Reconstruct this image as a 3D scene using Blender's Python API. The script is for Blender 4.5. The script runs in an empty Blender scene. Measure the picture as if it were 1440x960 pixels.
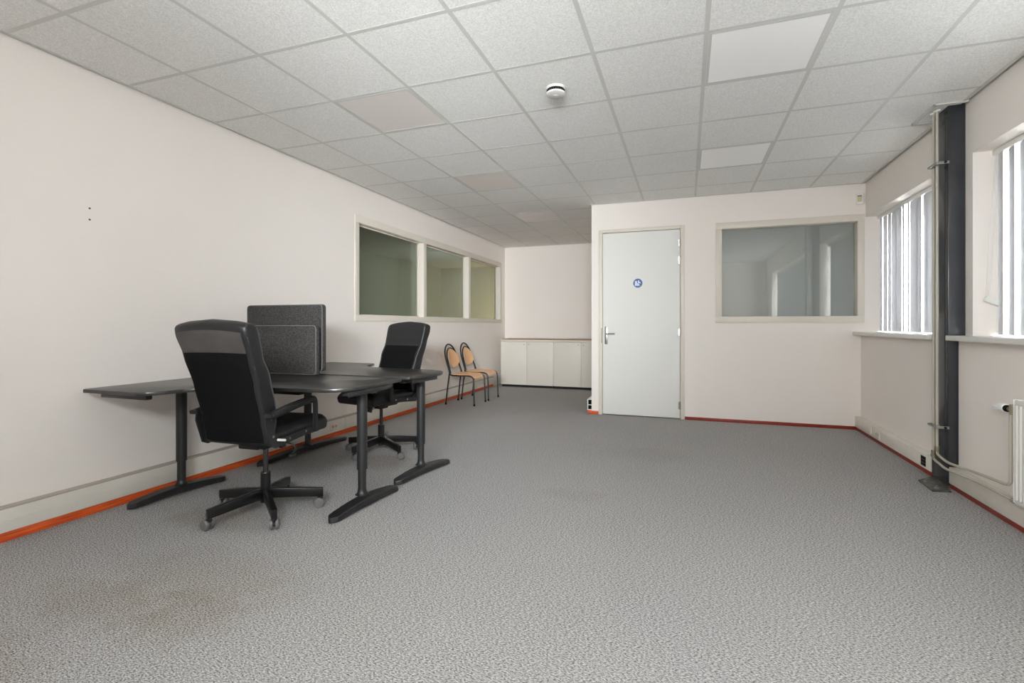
import bpy, bmesh, math, random
from mathutils import Vector, Matrix
PI = math.pi
random.seed(7)
S = bpy.context.scene
COL = S.collection

# ------------------------------------------------------------------ camera, world, light, exposure
CAM_H, H = 1.138, 2.673
cam_data = bpy.data.cameras.new('camera')
cam = bpy.data.objects.new('camera', cam_data)
COL.objects.link(cam)
cam.location = (0, 0, CAM_H)
cam.rotation_euler = (PI / 2, 0, math.radians(19.04))
cam_data.sensor_width = 36
cam_data.lens = 683.0 / 1440 * 36
cam_data.shift_x = -9.3 / 1440
cam_data.shift_y = -23.2 / 1440
cam_data.clip_start = 0.02
S.camera = cam

W = bpy.data.worlds.new('overcast_sky')
S.world = W
W.use_nodes = True
bgn = W.node_tree.nodes['Background']
bgn.inputs['Color'].default_value = (.965, .977, 1.0, 1)
SKY, GLOW = 40.0, 240.0            # even overcast sky, and a brighter low patch added to light the far end
_nt = W.node_tree
_tc = _nt.nodes.new('ShaderNodeTexCoord')
_dot = _nt.nodes.new('ShaderNodeVectorMath')
_dot.operation = 'DOT_PRODUCT'
_dot.inputs[1].default_value = (.34, -.938, .05)
_sc = _nt.nodes.new('ShaderNodeVectorMath')
_sc.operation = 'MULTIPLY'
_sc.inputs[1].default_value = (1, 1, .7)
_no = _nt.nodes.new('ShaderNodeVectorMath')
_no.operation = 'NORMALIZE'
_nt.links.new(_tc.outputs['Generated'], _sc.inputs[0])
_nt.links.new(_sc.outputs[0], _no.inputs[0])
_nt.links.new(_no.outputs[0], _dot.inputs[0])
_mx = _nt.nodes.new('ShaderNodeMath')
_mx.operation = 'MAXIMUM'
_mx.inputs[1].default_value = 0
_nt.links.new(_dot.outputs['Value'], _mx.inputs[0])
_pw = _nt.nodes.new('ShaderNodeMath')
_pw.operation = 'POWER'
_pw.inputs[1].default_value = 34
_nt.links.new(_mx.outputs[0], _pw.inputs[0])
_ma = _nt.nodes.new('ShaderNodeMath')
_ma.operation = 'MULTIPLY_ADD'
_ma.inputs[1].default_value = GLOW
_ma.inputs[2].default_value = SKY
_nt.links.new(_pw.outputs[0], _ma.inputs[0])
_nt.links.new(_ma.outputs[0], bgn.inputs['Strength'])

S.view_settings.view_transform = 'Standard'
S.view_settings.look = 'None'
S.view_settings.exposure = 0.18
S.view_settings.gamma = 1
S.view_settings.use_curve_mapping = False
try:
    S.cycles.use_denoising = True
    S.cycles.max_bounces = 14
    S.cycles.diffuse_bounces = 9
    S.cycles.glossy_bounces = 5
    S.cycles.transparent_max_bounces = 16
    S.cycles.sample_clamp_indirect = 8
except Exception:
    pass

def portal(y0, y1, z0, z1, x):
    l = bpy.data.lights.new('window_portal', 'AREA')
    l.shape = 'RECTANGLE'
    l.size = z1 - z0
    l.size_y = y1 - y0
    l.cycles.is_portal = True
    o = bpy.data.objects.new('window_portal', l)
    COL.objects.link(o)
    o.location = (x, (y0 + y1) / 2, (z0 + z1) / 2)
    o.rotation_euler = (0, PI / 2, 0)
    return o

WIN_A = (4.44, 6.19)      # far window in the right wall (along y)
WIN_B = (0.25, 4.114)     # near window
WZ0, WZ1 = 1.03, 2.305
for a, b in (WIN_A, WIN_B):
    portal(a, b, WZ0, WZ1, 2.24)
WIN_R = (-1.1, 0.55, 1.6, 2.2)   # unseen window added behind the camera to brighten the room (x, x, z, z)
_p = portal(0, WIN_R[1] - WIN_R[0], WIN_R[2], WIN_R[3], 0)
_p.location = ((WIN_R[0] + WIN_R[1]) / 2, -.75, (WIN_R[2] + WIN_R[3]) / 2)
_p.rotation_euler = (PI / 2, 0, 0)
_p.data.size, _p.data.size_y = WIN_R[1] - WIN_R[0], WIN_R[3] - WIN_R[2]

# neighbouring room behind the glazed wall: added cool fill light, unseen warm lamp
def lamp(name, loc, energy, size, color):
    l = bpy.data.lights.new(name, 'AREA')
    l.energy = energy
    l.size = size
    l.color = color
    o = bpy.data.objects.new(name, l)
    COL.objects.link(o)
    o.location = loc
    return o
_l = lamp('unseen_room_light', (-4.2, 9.4, 1.7), 9, 0.8, (.88, 1.0, .97))
_l.rotation_euler = (0, PI / 2, 0)
_l = lamp('unseen_room_light', (-4.5, 10.6, 1.3), 15, 0.5, (1.0, 0.72, 0.32))
_l.rotation_euler = (PI / 2, 0, 0)

# ------------------------------------------------------------------ materials
def srgb(r, g, b):
    f = lambda c: (c / 255 / 12.92) if c / 255 <= .04045 else ((c / 255 + .055) / 1.055) ** 2.4
    return (f(r), f(g), f(b), 1)

def mat(name, col, rough=.5, metal=0., spec=.5, bump=None, noise=None, coat=0):
    """noise=(scale, colour2, contrast) mottles the colour; bump=(scale, strength, distance)"""
    m = bpy.data.materials.new(name)
    m.use_nodes = True
    nt = m.node_tree
    p = nt.nodes['Principled BSDF']
    p.inputs['Base Color'].default_value = col
    p.inputs['Roughness'].default_value = rough
    p.inputs['Metallic'].default_value = metal
    p.inputs['Specular IOR Level'].default_value = spec
    if coat:
        p.inputs['Coat Weight'].default_value = coat
        p.inputs['Coat Roughness'].default_value = .15
    if noise or bump:
        tc = nt.nodes.new('ShaderNodeTexCoord')
    if noise:
        n = nt.nodes.new('ShaderNodeTexNoise')
        n.inputs['Scale'].default_value = noise[0]
        n.inputs['Detail'].default_value = 3
        nt.links.new(tc.outputs['Object'], n.inputs['Vector'])
        r = nt.nodes.new('ShaderNodeValToRGB')
        r.color_ramp.elements[0].position = .5 - noise[2]
        r.color_ramp.elements[1].position = .5 + noise[2]
        r.color_ramp.elements[0].color = col
        r.color_ramp.elements[1].color = noise[1]
        nt.links.new(n.outputs['Fac'], r.inputs['Fac'])
        nt.links.new(r.outputs['Color'], p.inputs['Base Color'])
    if bump:
        n2 = nt.nodes.new('ShaderNodeTexNoise')
        n2.inputs['Scale'].default_value = bump[0]
        n2.inputs['Detail'].default_value = 4
        nt.links.new(tc.outputs['Object'], n2.inputs['Vector'])
        b = nt.nodes.new('ShaderNodeBump')
        b.inputs['Strength'].default_value = bump[1]
        b.inputs['Distance'].default_value = bump[2]
        nt.links.new(n2.outputs['Fac'], b.inputs['Height'])
        nt.links.new(b.outputs['Normal'], p.inputs['Normal'])
    return m

M = {}
M['wall'] = mat('painted_wallpaper', srgb(242, 235, 229), .75, spec=.25, bump=(160, .12, .002), noise=(1.3, srgb(239, 232, 225), .25))
M['trim'] = mat('cream_gloss_paint', srgb(222, 214, 202), .42)
M['duct'] = mat('cream_plastic', srgb(233, 227, 218), .42, noise=(5, srgb(222, 217, 206), .2))
M['duct_top'] = mat('grey_brown_ledge', srgb(176, 168, 156), .6)  # greyer and darker than the trunking cover
M['white'] = mat('white_plastic', srgb(236, 235, 231), .4)
M['door'] = mat('white_door_lacquer', srgb(234, 233, 229), .6, bump=(60, .04, .001))
M['sill'] = mat('white_stone_sill', srgb(232, 231, 226), .3)
M['black_steel'] = mat('black_powder_coat', srgb(33, 33, 34), .4, spec=.5, bump=(900, .08, .0005))
M['gloss_black'] = mat('black_enamelled_steel', srgb(18, 18, 19), .3)
M['blk'] = mat('matt_black', srgb(12, 12, 13), .8, spec=.2)
M['plastic'] = mat('black_plastic', srgb(26, 26, 28), .5)
M['grey_wheel'] = mat('grey_rubber', srgb(105, 103, 102), .55)
M['leather'] = mat('black_leather', srgb(24, 24, 25), .42, spec=.45, bump=(130, .18, .002))
M['leather_band'] = mat('sheen_dark_leather', srgb(70, 66, 64), .48, spec=.4, bump=(140, .2, .002), noise=(9, srgb(60, 57, 55), .2))  # lighter grey-brown puts the leather's sheen into the colour
M['fabric'] = mat('black_upholstery_fabric', srgb(15, 15, 15), .95, spec=.1, bump=(500, .2, .002))
M['piping'] = mat('grey_piping', srgb(72, 71, 73), .5)
M['chrome'] = mat('brushed_steel', srgb(170, 170, 168), .3, metal=1)
M['dark_chrome'] = mat('dark_gas_spring_steel', srgb(90, 90, 92), .25, metal=1)
M['column'] = mat('anthracite_gloss_paint', srgb(44, 46, 51), .2, spec=.65, bump=(14, .06, .004), noise=(6, srgb(52, 54, 59), .2))
M['steel_plate'] = mat('grimy_steel_plate', srgb(120, 118, 112), .45, metal=.5, noise=(25, srgb(70, 68, 64), .25))
M['pipe'] = mat('beige_pipe_paint', srgb(184, 177, 163), .38)
M['bracket'] = mat('zinc_bracket', srgb(150, 150, 146), .4, metal=.7)
M['brass'] = mat('nickel_fitting', srgb(160, 150, 128), .35, metal=.8)
M['radiator'] = mat('radiator_enamel', srgb(234, 232, 226), .32)
M['ply'] = mat('beech_plywood', srgb(240, 194, 150), .42, noise=(7, srgb(232, 180, 134), .25))
M['cabinet'] = mat('off_white_laminate', srgb(222, 216, 206), .45)
M['plinth_black'] = mat('dark_plinth', srgb(22, 20, 19), .8)  # near-black plinth under the cabinets
M['bluesign'] = mat('blue_sign_print', srgb(52, 96, 168), .45)
M['whitesign'] = mat('white_sign_print', srgb(228, 230, 240), .45)
M['detector'] = mat('detector_plastic', srgb(212, 210, 205), .5)
M['pir_lens'] = mat('yellowed_lens', srgb(206, 196, 158), .35)
M['socket'] = mat('socket_insert', srgb(205, 198, 186), .5)
M['socket_red'] = mat('orange_socket_insert', srgb(222, 150, 110), .5)
M['roomwall'] = mat('next_room_wall', srgb(194, 196, 188), .8)
M['rollerblind'] = mat('grey_roller_blind', srgb(172, 174, 172), .8)

def wood_strip():
    m = mat('orange_stained_wood', srgb(206, 84, 30), .4)
    nt = m.node_tree
    tc = nt.nodes.new('ShaderNodeTexCoord')
    mp = nt.nodes.new('ShaderNodeMapping')
    mp.inputs['Scale'].default_value = (40, 3, 60)
    n = nt.nodes.new('ShaderNodeTexNoise')
    n.inputs['Scale'].default_value = 2
    n.inputs['Detail'].default_value = 5
    r = nt.nodes.new('ShaderNodeValToRGB')
    r.color_ramp.elements[0].position = .35
    r.color_ramp.elements[1].position = .65
    r.color_ramp.elements[0].color = srgb(186, 66, 22)
    r.color_ramp.elements[1].color = srgb(222, 98, 40)
    nt.links.new(tc.outputs['Object'], mp.inputs['Vector'])
    nt.links.new(mp.outputs['Vector'], n.inputs['Vector'])
    nt.links.new(n.outputs['Fac'], r.inputs['Fac'])
    nt.links.new(r.outputs['Color'], nt.nodes['Principled BSDF'].inputs['Base Color'])
    return m
M['base'] = wood_strip()
M['base_shaded'] = mat('shaded_orange_wood', srgb(148, 48, 30), .45, noise=(12, srgb(128, 38, 22), .2))  # orange skirting darkened, its shade put into the colour

def desk_wood():
    m = mat('black_stained_ash', srgb(30, 29, 30), .3, spec=.9)
    nt = m.node_tree
    p = nt.nodes['Principled BSDF']
    tc = nt.nodes.new('ShaderNodeTexCoord')
    mp = nt.nodes.new('ShaderNodeMapping')
    mp.inputs['Scale'].default_value = (2.2, 70, 10)
    n = nt.nodes.new('ShaderNodeTexNoise')
    n.inputs['Scale'].default_value = 2
    n.inputs['Detail'].default_value = 6
    r = nt.nodes.new('ShaderNodeValToRGB')
    r.color_ramp.elements[0].position = .35
    r.color_ramp.elements[1].position = .7
    r.color_ramp.elements[0].color = srgb(22, 20, 20)
    r.color_ramp.elements[1].color = srgb(46, 43, 41)
    nt.links.new(tc.outputs['Object'], mp.inputs['Vector'])
    nt.links.new(mp.outputs['Vector'], n.inputs['Vector'])
    nt.links.new(n.outputs['Fac'], r.inputs['Fac'])
    nt.links.new(r.outputs['Color'], p.inputs['Base Color'])
    b = nt.nodes.new('ShaderNodeBump')
    b.inputs['Strength'].default_value = .06
    b.inputs['Distance'].default_value = .0006
    nt.links.new(n.outputs['Fac'], b.inputs['Height'])
    nt.links.new(b.outputs['Normal'], p.inputs['Normal'])
    return m
M['desk'] = desk_wood()

def felt():
    m = mat('charcoal_felt', srgb(42, 41, 40), .95, spec=.1, noise=(210, srgb(84, 82, 80), .16), bump=(300, .35, .003))
    return m
M['felt'] = felt()
M['felt_seam'] = mat('grey_felt_seam', srgb(128, 126, 124), .9)

def ceiling_tile():
    return mat('mineral_fibre_tile', srgb(241, 240, 237), .9, spec=.1, noise=(130, srgb(221, 220, 217), .14), bump=(160, .5, .003))
M['tile'] = ceiling_tile()
M['grid'] = mat('ceiling_grid_paint', srgb(203, 202, 198), .5)
M['diffuser'] = mat('opal_diffuser_shaded', srgb(226, 219, 214), .4)  # duller copy of the same panel, weaker reflection put into the colour
M['diffuser_lit'] = mat('opal_diffuser_lit', srgb(252, 251, 249), .4)  # same panel, the window's reflection put into a brighter colour

def carpet():
    m = bpy.data.materials.new('grey_flecked_carpet')
    m.use_nodes = True
    nt = m.node_tree
    N, L = nt.nodes.new, nt.links.new
    p = nt.nodes['Principled BSDF']
    p.inputs['Roughness'].default_value = .95
    p.inputs['Specular IOR Level'].default_value = .1
    tc = N('ShaderNodeTexCoord')
    mp = N('ShaderNodeMapping')
    mp.inputs['Rotation'].default_value = (0, 0, math.radians(24))
    mp.inputs['Scale'].default_value = (1.0, 1.9, 1)
    L(tc.outputs['Object'], mp.inputs['Vector'])
    n = N('ShaderNodeTexNoise')
    n.inputs['Scale'].default_value = 108
    n.inputs['Detail'].default_value = 4
    n.inputs['Roughness'].default_value = .7
    L(mp.outputs['Vector'], n.inputs['Vector'])
    r = N('ShaderNodeValToRGB')
    e = r.color_ramp.elements
    e[0].position, e[0].color = .36, srgb(80, 79, 80)
    e[1].position, e[1].color = .66, srgb(220, 218, 215)
    q = e.new(.5)
    q.color = srgb(166, 164, 163)
    L(n.outputs['Fac'], r.inputs['Fac'])
    # broad wear
    n2 = N('ShaderNodeTexNoise')
    n2.inputs['Scale'].default_value = .9
    n2.inputs['Detail'].default_value = 5
    L(tc.outputs['Object'], n2.inputs['Vector'])
    r2 = N('ShaderNodeValToRGB')
    r2.color_ramp.elements[0].position, r2.color_ramp.elements[0].color = .35, (1, .988, .975, 1)
    r2.color_ramp.elements[1].position, r2.color_ramp.elements[1].color = .65, (.955, .96, .97, 1)
    L(n2.outputs['Fac'], r2.inputs['Fac'])
    mx = N('ShaderNodeMixRGB')
    mx.blend_type = 'MULTIPLY'
    mx.inputs['Fac'].default_value = 1
    L(r.outputs['Color'], mx.inputs['Color1'])
    L(r2.outputs['Color'], mx.inputs['Color2'])
    out = mx.outputs['Color']
    # brown stains with shapes of their own
    for (sx, sy, rx, ry, amt) in ((-2.28, 1.33, .34, .15, .38), (-1.86, 1.37, .22, .18, .42), (-2.05, 1.62, .5, .22, .35), (-2.35, .9, .4, .2, .3), (-2.62, 2.13, .35, .16, .45), (-2.45, 3.45, .4, .2, .5), (-.7, 3.2, .25, .12, .18), (-.3, 4.4, .35, .25, .15)):
        sub = N('ShaderNodeVectorMath')
        sub.operation = 'SUBTRACT'
        L(tc.outputs['Object'], sub.inputs[0])
        sub.inputs[1].default_value = (sx, sy, 0)
        dv = N('ShaderNodeVectorMath')
        dv.operation = 'DIVIDE'
        L(sub.outputs[0], dv.inputs[0])
        dv.inputs[1].default_value = (rx, ry, 1)
        ln = N('ShaderNodeVectorMath')
        ln.operation = 'LENGTH'
        L(dv.outputs[0], ln.inputs[0])
        ns = N('ShaderNodeTexNoise')
        ns.inputs['Scale'].default_value = 9
        ns.inputs['Detail'].default_value = 4
        L(tc.outputs['Object'], ns.inputs['Vector'])
        ad = N('ShaderNodeMath')
        ad.operation = 'MULTIPLY_ADD'
        L(ns.outputs['Fac'], ad.inputs[0])
        ad.inputs[1].default_value = 1.4
        L(ln.outputs['Value'], ad.inputs[2])
        mr = N('ShaderNodeMapRange')
        mr.inputs['From Min'].default_value = 1.25
        mr.inputs['From Max'].default_value = 1.95
        mr.inputs['To Min'].default_value = amt
        mr.inputs['To Max'].default_value = 0
        L(ad.outputs[0], mr.inputs['Value'])
        mm = N('ShaderNodeMixRGB')
        mm.blend_type = 'MULTIPLY'
        L(mr.outputs['Result'], mm.inputs['Fac'])
        L(out, mm.inputs['Color1'])
        mm.inputs['Color2'].default_value = (.74, .66, .56, 1)
        out = mm.outputs['Color']
    L(out, p.inputs['Base Color'])
    b = N('ShaderNodeBump')
    b.inputs['Strength'].default_value = .6
    b.inputs['Distance'].default_value = .006
    L(n.outputs['Fac'], b.inputs['Height'])
    L(b.outputs['Normal'], p.inputs['Normal'])
    return m
M['carpet'] = carpet()

def glass(name, tint, refl=1.0):
    m = bpy.data.materials.new(name)
    m.use_nodes = True
    nt = m.node_tree
    nt.nodes.remove(nt.nodes['Principled BSDF'])
    out = nt.nodes['Material Output']
    t = nt.nodes.new('ShaderNodeBsdfTransparent')
    t.inputs['Color'].default_value = tint
    g = nt.nodes.new('ShaderNodeBsdfGlossy')
    g.inputs['Roughness'].default_value = .0
    f = nt.nodes.new('ShaderNodeFresnel')
    geo = nt.nodes.new('ShaderNodeNewGeometry')      # same reflectance on both faces of the thin pane
    ior = nt.nodes.new('ShaderNodeMapRange')
    ior.inputs['To Min'].default_value = 1.5
    ior.inputs['To Max'].default_value = 1 / 1.5
    nt.links.new(geo.outputs['Backfacing'], ior.inputs['Value'])
    nt.links.new(ior.outputs['Result'], f.inputs['IOR'])
    mu = nt.nodes.new('ShaderNodeMath')
    mu.operation = 'MULTIPLY'
    mu.use_clamp = True
    mu.inputs[1].default_value = refl
    mx = nt.nodes.new('ShaderNodeMixShader')
    nt.links.new(f.outputs[0], mu.inputs[0])
    nt.links.new(mu.outputs[0], mx.inputs[0])
    nt.links.new(t.outputs[0], mx.inputs[1])
    nt.links.new(g.outputs[0], mx.inputs[2])
    nt.links.new(mx.outputs[0], out.inputs['Surface'])
    return m
M['glass_in'] = glass('interior_pane', (.80, .84, .79, 1), 1.0)
M['glass_clear'] = glass('clear_interior_pane', (.96, .97, .96, 1), 1.7)
M['glass_out'] = glass('outside_pane', (.95, .97, .97, 1), .6)

def vane():
    m = bpy.data.materials.new('translucent_blind_fabric')
    m.use_nodes = True
    nt = m.node_tree
    nt.nodes.remove(nt.nodes['Principled BSDF'])
    d = nt.nodes.new('ShaderNodeBsdfDiffuse')
    d.inputs['Color'].default_value = (.62, .62, .64, 1)
    t = nt.nodes.new('ShaderNodeBsdfTranslucent')
    t.inputs['Color'].default_value = (.46, .46, .47, 1)
    a = nt.nodes.new('ShaderNodeMixShader')
    a.inputs[0].default_value = .2
    nt.links.new(d.outputs[0], a.inputs[1])
    nt.links.new(t.outputs[0], a.inputs[2])
    nt.links.new(a.outputs[0], nt.nodes['Material Output'].inputs['Surface'])
    return m
M['vane'] = vane()

# ------------------------------------------------------------------ mesh helpers
def merge(bm, tb, mi=0, mtx=None):
    if mtx is not None:
        tb.transform(mtx)
    for f in tb.faces:
        f.material_index = mi
    me = bpy.data.meshes.new('tmp')
    tb.to_mesh(me)
    tb.free()
    bm.from_mesh(me)
    bpy.data.meshes.remove(me)

def bx(bm, c, s, bev=0, seg=2, mi=0, rot=None):
    tb = bmesh.new()
    bmesh.ops.create_cube(tb, size=1)
    bmesh.ops.scale(tb, vec=s, verts=tb.verts)
    if bev:
        bmesh.ops.bevel(tb, geom=tb.edges[:], offset=min(bev, min(s) * .49), segments=seg, profile=.5, affect='EDGES', clamp_overlap=True)
    mtx = Matrix.Translation(c)
    if rot is not None:
        mtx = mtx @ rot
    merge(bm, tb, mi, mtx)

def b2(bm, lo, hi, bev=0, seg=2, mi=0):
    bx(bm, [(a + b) / 2 for a, b in zip(lo, hi)], [abs(b - a) for a, b in zip(lo, hi)], bev, seg, mi)

def cyl(bm, p0, p1, r0, r1=None, n=20, mi=0, caps=True):
    p0, p1 = Vector(p0), Vector(p1)
    d = p1 - p0
    tb = bmesh.new()
    bmesh.ops.create_cone(tb, cap_ends=caps, segments=n, radius1=r0, radius2=r0 if r1 is None else r1, depth=d.length)
    mtx = Matrix.Translation((p0 + p1) / 2) @ d.to_track_quat('Z', 'Y').to_matrix().to_4x4()
    merge(bm, tb, mi, mtx)

def lathe(bm, prof, c=(0, 0, 0), n=32, mi=0, rot=None):
    """prof: list of (r, z)"""
    tb = bmesh.new()
    rings = []
    for r, z in prof:
        rings.append([tb.verts.new((r * math.cos(2 * PI * i / n), r * math.sin(2 * PI * i / n), z)) for i in range(n)])
    for a, b in zip(rings, rings[1:]):
        for i in range(n):
            tb.faces.new((a[i], a[(i + 1) % n], b[(i + 1) % n], b[i]))
    tb.faces.new(list(reversed(rings[0])))
    tb.faces.new(rings[-1])
    bmesh.ops.recalc_face_normals(tb, faces=tb.faces)
    mtx = Matrix.Translation(c)
    if rot is not None:
        mtx = mtx @ rot
    merge(bm, tb, mi, mtx)

def smooth_path(pts, sub=6):
    """Catmull-Rom through pts"""
    P = [Vector(p) for p in pts]
    P = [P[0] * 2 - P[1]] + P + [P[-1] * 2 - P[-2]]
    out = []
    for i in range(1, len(P) - 2):
        for k in range(sub):
            t = k / sub
            a, b, c, d = P[i - 1], P[i], P[i + 1], P[i + 2]
            out.append(.5 * ((2 * b) + (c - a) * t + (2 * a - 5 * b + 4 * c - d) * t * t + (3 * b - a - 3 * c + d) * t ** 3))
    out.append(P[-2])
    return out

def tube(bm, pts, r, n=10, mi=0, closed=False, flat=None):
    """sweep a circle (or flat=(w,h) rounded strip) along pts"""
    P = [Vector(p) for p in pts]
    tb = bmesh.new()
    rings = []
    ref = None
    for i, p in enumerate(P):
        if closed:
            t = (P[(i + 1) % len(P)] - P[i - 1]).normalized()
        else:
            t = (P[min(i + 1, len(P) - 1)] - P[max(i - 1, 0)]).normalized()
        if ref is None:
            ref = Vector((0, 0, 1)) if abs(t.z) < .9 else Vector((1, 0, 0))
        ref = (ref - t * ref.dot(t)).normalized()
        s = t.cross(ref)
        ring = []
        for k in range(n):
            a = 2 * PI * k / n
            if flat:
                ca, sa = math.cos(a), math.sin(a)
                u = flat[0] / 2 * math.copysign(abs(ca) ** .45, ca)
                v = flat[1] / 2 * math.copysign(abs(sa) ** .45, sa)
            else:
                u, v = r * math.cos(a), r * math.sin(a)
            ring.append(tb.verts.new(p + s * u + ref * v))
        rings.append(ring)
    m = len(rings)
    for i in range(m if closed else m - 1):
        a, b = rings[i], rings[(i + 1) % m]
        for k in range(n):
            tb.faces.new((a[k], a[(k + 1) % n], b[(k + 1) % n], b[k]))
    if not closed:
        tb.faces.new(list(reversed(rings[0])))
        tb.faces.new(rings[-1])
    bmesh.ops.recalc_face_normals(tb, faces=tb.faces)
    merge(bm, tb, mi)

def prism(bm, outline, z0, z1, bev=0, seg=3, mi=0):
    tb = bmesh.new()
    lo = [tb.verts.new((x, y, z0)) for x, y in outline]
    hi = [tb.verts.new((x, y, z1)) for x, y in outline]
    n = len(lo)
    tb.faces.new(list(reversed(lo)))
    top = tb.faces.new(hi)
    for i in range(n):
        tb.faces.new((lo[i], lo[(i + 1) % n], hi[(i + 1) % n], hi[i]))
    bmesh.ops.recalc_face_normals(tb, faces=tb.faces)
    if bev:
        ed = [e for e in tb.edges if abs(e.verts[0].co.z - e.verts[1].co.z) < 1e-6]
        bmesh.ops.bevel(tb, geom=ed, offset=bev, segments=seg, profile=.5, affect='EDGES')
    merge(bm, tb, mi)

def round_poly(pts, rad, n=6):
    """pts: (x,y) or (x,y,r) corners -> rounded outline"""
    out = []
    m = len(pts)
    for i in range(m):
        p = Vector(pts[i][:2])
        r = pts[i][2] if len(pts[i]) > 2 else rad
        a = (Vector(pts[i - 1][:2]) - p)
        b = (Vector(pts[(i + 1) % m][:2]) - p)
        ang = a.angle(b)
        if r <= 0 or ang > 3.1:
            out.append(tuple(p))
            continue
        d = min(r / math.tan(ang / 2), a.length * .49, b.length * .49)
        p0, p1 = p + a.normalized() * d, p + b.normalized() * d
        for k in range(n + 1):
            t = k / n
            q = p0 * (1 - t) ** 2 + p * 2 * t * (1 - t) + p1 * t * t
            out.append(tuple(q))
    return out

def obj(name, bm, m, parent=None, sharp=35, loc=None, rot=None):
    me = bpy.data.meshes.new(name)
    for f in bm.faces:
        f.smooth = True
    lim = math.radians(sharp)
    for e in bm.edges:
        if len(e.link_faces) == 2 and e.calc_face_angle(0) > lim:
            e.smooth = False
    bm.to_mesh(me)
    bm.free()
    for k in (m if isinstance(m, (list, tuple)) else [m]):
        me.materials.append(k)
    o = bpy.data.objects.new(name, me)
    COL.objects.link(o)
    if parent:
        o.parent = parent
    if loc:
        o.location = loc
    if rot:
        o.rotation_euler = rot
    return o

def thing(name, label, cat, loc=(0, 0, 0), rz=0, group=None):
    o = bpy.data.objects.new(name, None)
    COL.objects.link(o)
    o.empty_display_size = .1
    o.location = loc
    o.rotation_euler = (0, 0, rz)
    return tag(o, label, cat, group)

def tag(o, label, cat, group=None):
    o['label'] = label
    o['category'] = cat
    if group:
        o['group'] = group
    return o

def struct(name, bm, m, parent=None):
    o = obj(name, bm, m, parent)
    if parent is None:
        o['kind'] = 'structure'
    return o

def copy_tree(o, parent=None):
    c = o.copy()
    COL.objects.link(c)
    if parent:
        c.parent = parent
    for ch in list(o.children):
        copy_tree(ch, c)
    return c

# ------------------------------------------------------------------ the room shell
XL, XR, XRL = -3.41, 1.835, 1.79          # left wall, right wall (upper), right wall (lower panel)
YF, YP, YB = -0.55, 6.19, 9.05            # rear wall behind the camera, door partition, back wall
XC = -1.147                               # end of the partition / alcove side
TOP = H + .25

bm = bmesh.new()
b2(bm, (-6.6, YF - .1, -.12), (2.2, 12.2, 0))
struct('floor', bm, M['carpet'])

bm = bmesh.new()
b2(bm, (-6.6, YF - .2, TOP), (2.35, 12.2, TOP + .12))
struct('roof', bm, M['roomwall'])

# left wall with the long glazed opening
LW = (4.42, 8.83, 1.19, 2.335)
bm = bmesh.new()
b2(bm, (XL - .12, YF, 0), (XL, LW[0], TOP))
b2(bm, (XL - .12, LW[1], 0), (XL, YB, TOP))
b2(bm, (XL - .12, LW[0], 0), (XL, LW[1], LW[2]))
b2(bm, (XL - .12, LW[0], LW[3]), (XL, LW[1], TOP))
struct('wall_left', bm, M['wall'])

bm = bmesh.new()
b2(bm, (XL - .12, YB, 0), (2.2, YB + .12, TOP))
struct('wall_back', bm, M['wall'])
bm = bmesh.new()
b2(bm, (XL - .12, YF - .12, 0), (WIN_R[0], YF, TOP))
b2(bm, (WIN_R[1], YF - .12, 0), (2.2, YF, TOP))
b2(bm, (WIN_R[0], YF - .12, 0), (WIN_R[1], YF, WIN_R[2]))
b2(bm, (WIN_R[0], YF - .12, WIN_R[3]), (WIN_R[1], YF, TOP))
struct('wall_rear', bm, M['wall'])

# partition with the door and the inner window, plus its return along the alcove
DX0, DX1, DZ = -1.003, -.073, 2.295
PW = (.34, 1.81, 1.175, 2.328)
bm = bmesh.new()
T = .1
b2(bm, (XC, YP, 0), (DX0 - .02, YP + T, TOP))
b2(bm, (DX0 - .02, YP, DZ + .02), (DX1 + .02, YP + T, TOP))
b2(bm, (DX1 + .02, YP, 0), (PW[0], YP + T, TOP))
b2(bm, (PW[0], YP, 0), (PW[1], YP + T, PW[2]))
b2(bm, (PW[0], YP, PW[3]), (PW[1], YP + T, TOP))
b2(bm, (PW[1], YP, 0), (2.2, YP + T, TOP))
struct('wall_partition', bm, M['wall'])
bm = bmesh.new()
b2(bm, (XC, YP + T, 0), (XC + .1, YB, TOP))
struct('wall_alcove', bm, M['wall'])

# right wall: lower panel, pier, lintel
XO = 2.2
bm = bmesh.new()
CY0, CY1 = 4.19, 4.45                      # niche of the steel column
b2(bm, (XRL, YF, 0), (XO, CY0, WZ0))
b2(bm, (XRL, CY1, 0), (XO, YP, WZ0))
b2(bm, (XR + .005, CY0, 0), (XO, CY1, WZ0))
b2(bm, (XR, YF, WZ1), (XO, YP, TOP))
b2(bm, (XR, WIN_B[1], WZ0), (XO, WIN_A[0], WZ1))
b2(bm, (XR, YF, WZ0), (XO, WIN_B[0], WZ1))
b2(bm, (XRL, YP + T, 0), (XO, YB, TOP))
struct('wall_right', bm, M['wall'])

# eave outside over the windows
bm = bmesh.new()
b2(bm, (XO, YF - .1, 2.47), (2.62, YB, 2.62))
struct('eave', bm, M['roomwall'])

# neighbouring room seen through the glazed wall
bm = bmesh.new()
b2(bm, (-6.5, YF - .1, 0), (-6.4, 12.1, TOP))
b2(bm, (-6.4, 12.0, 0), (XL - .12, 12.1, TOP))
b2(bm, (-6.4, 2.6, 0), (XL - .12, 2.7, TOP))
b2(bm, (XL - .12, YB + .12, 0), (XL - .02, 12.0, TOP))
struct('wall_adjoining', bm, M['roomwall'])

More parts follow.
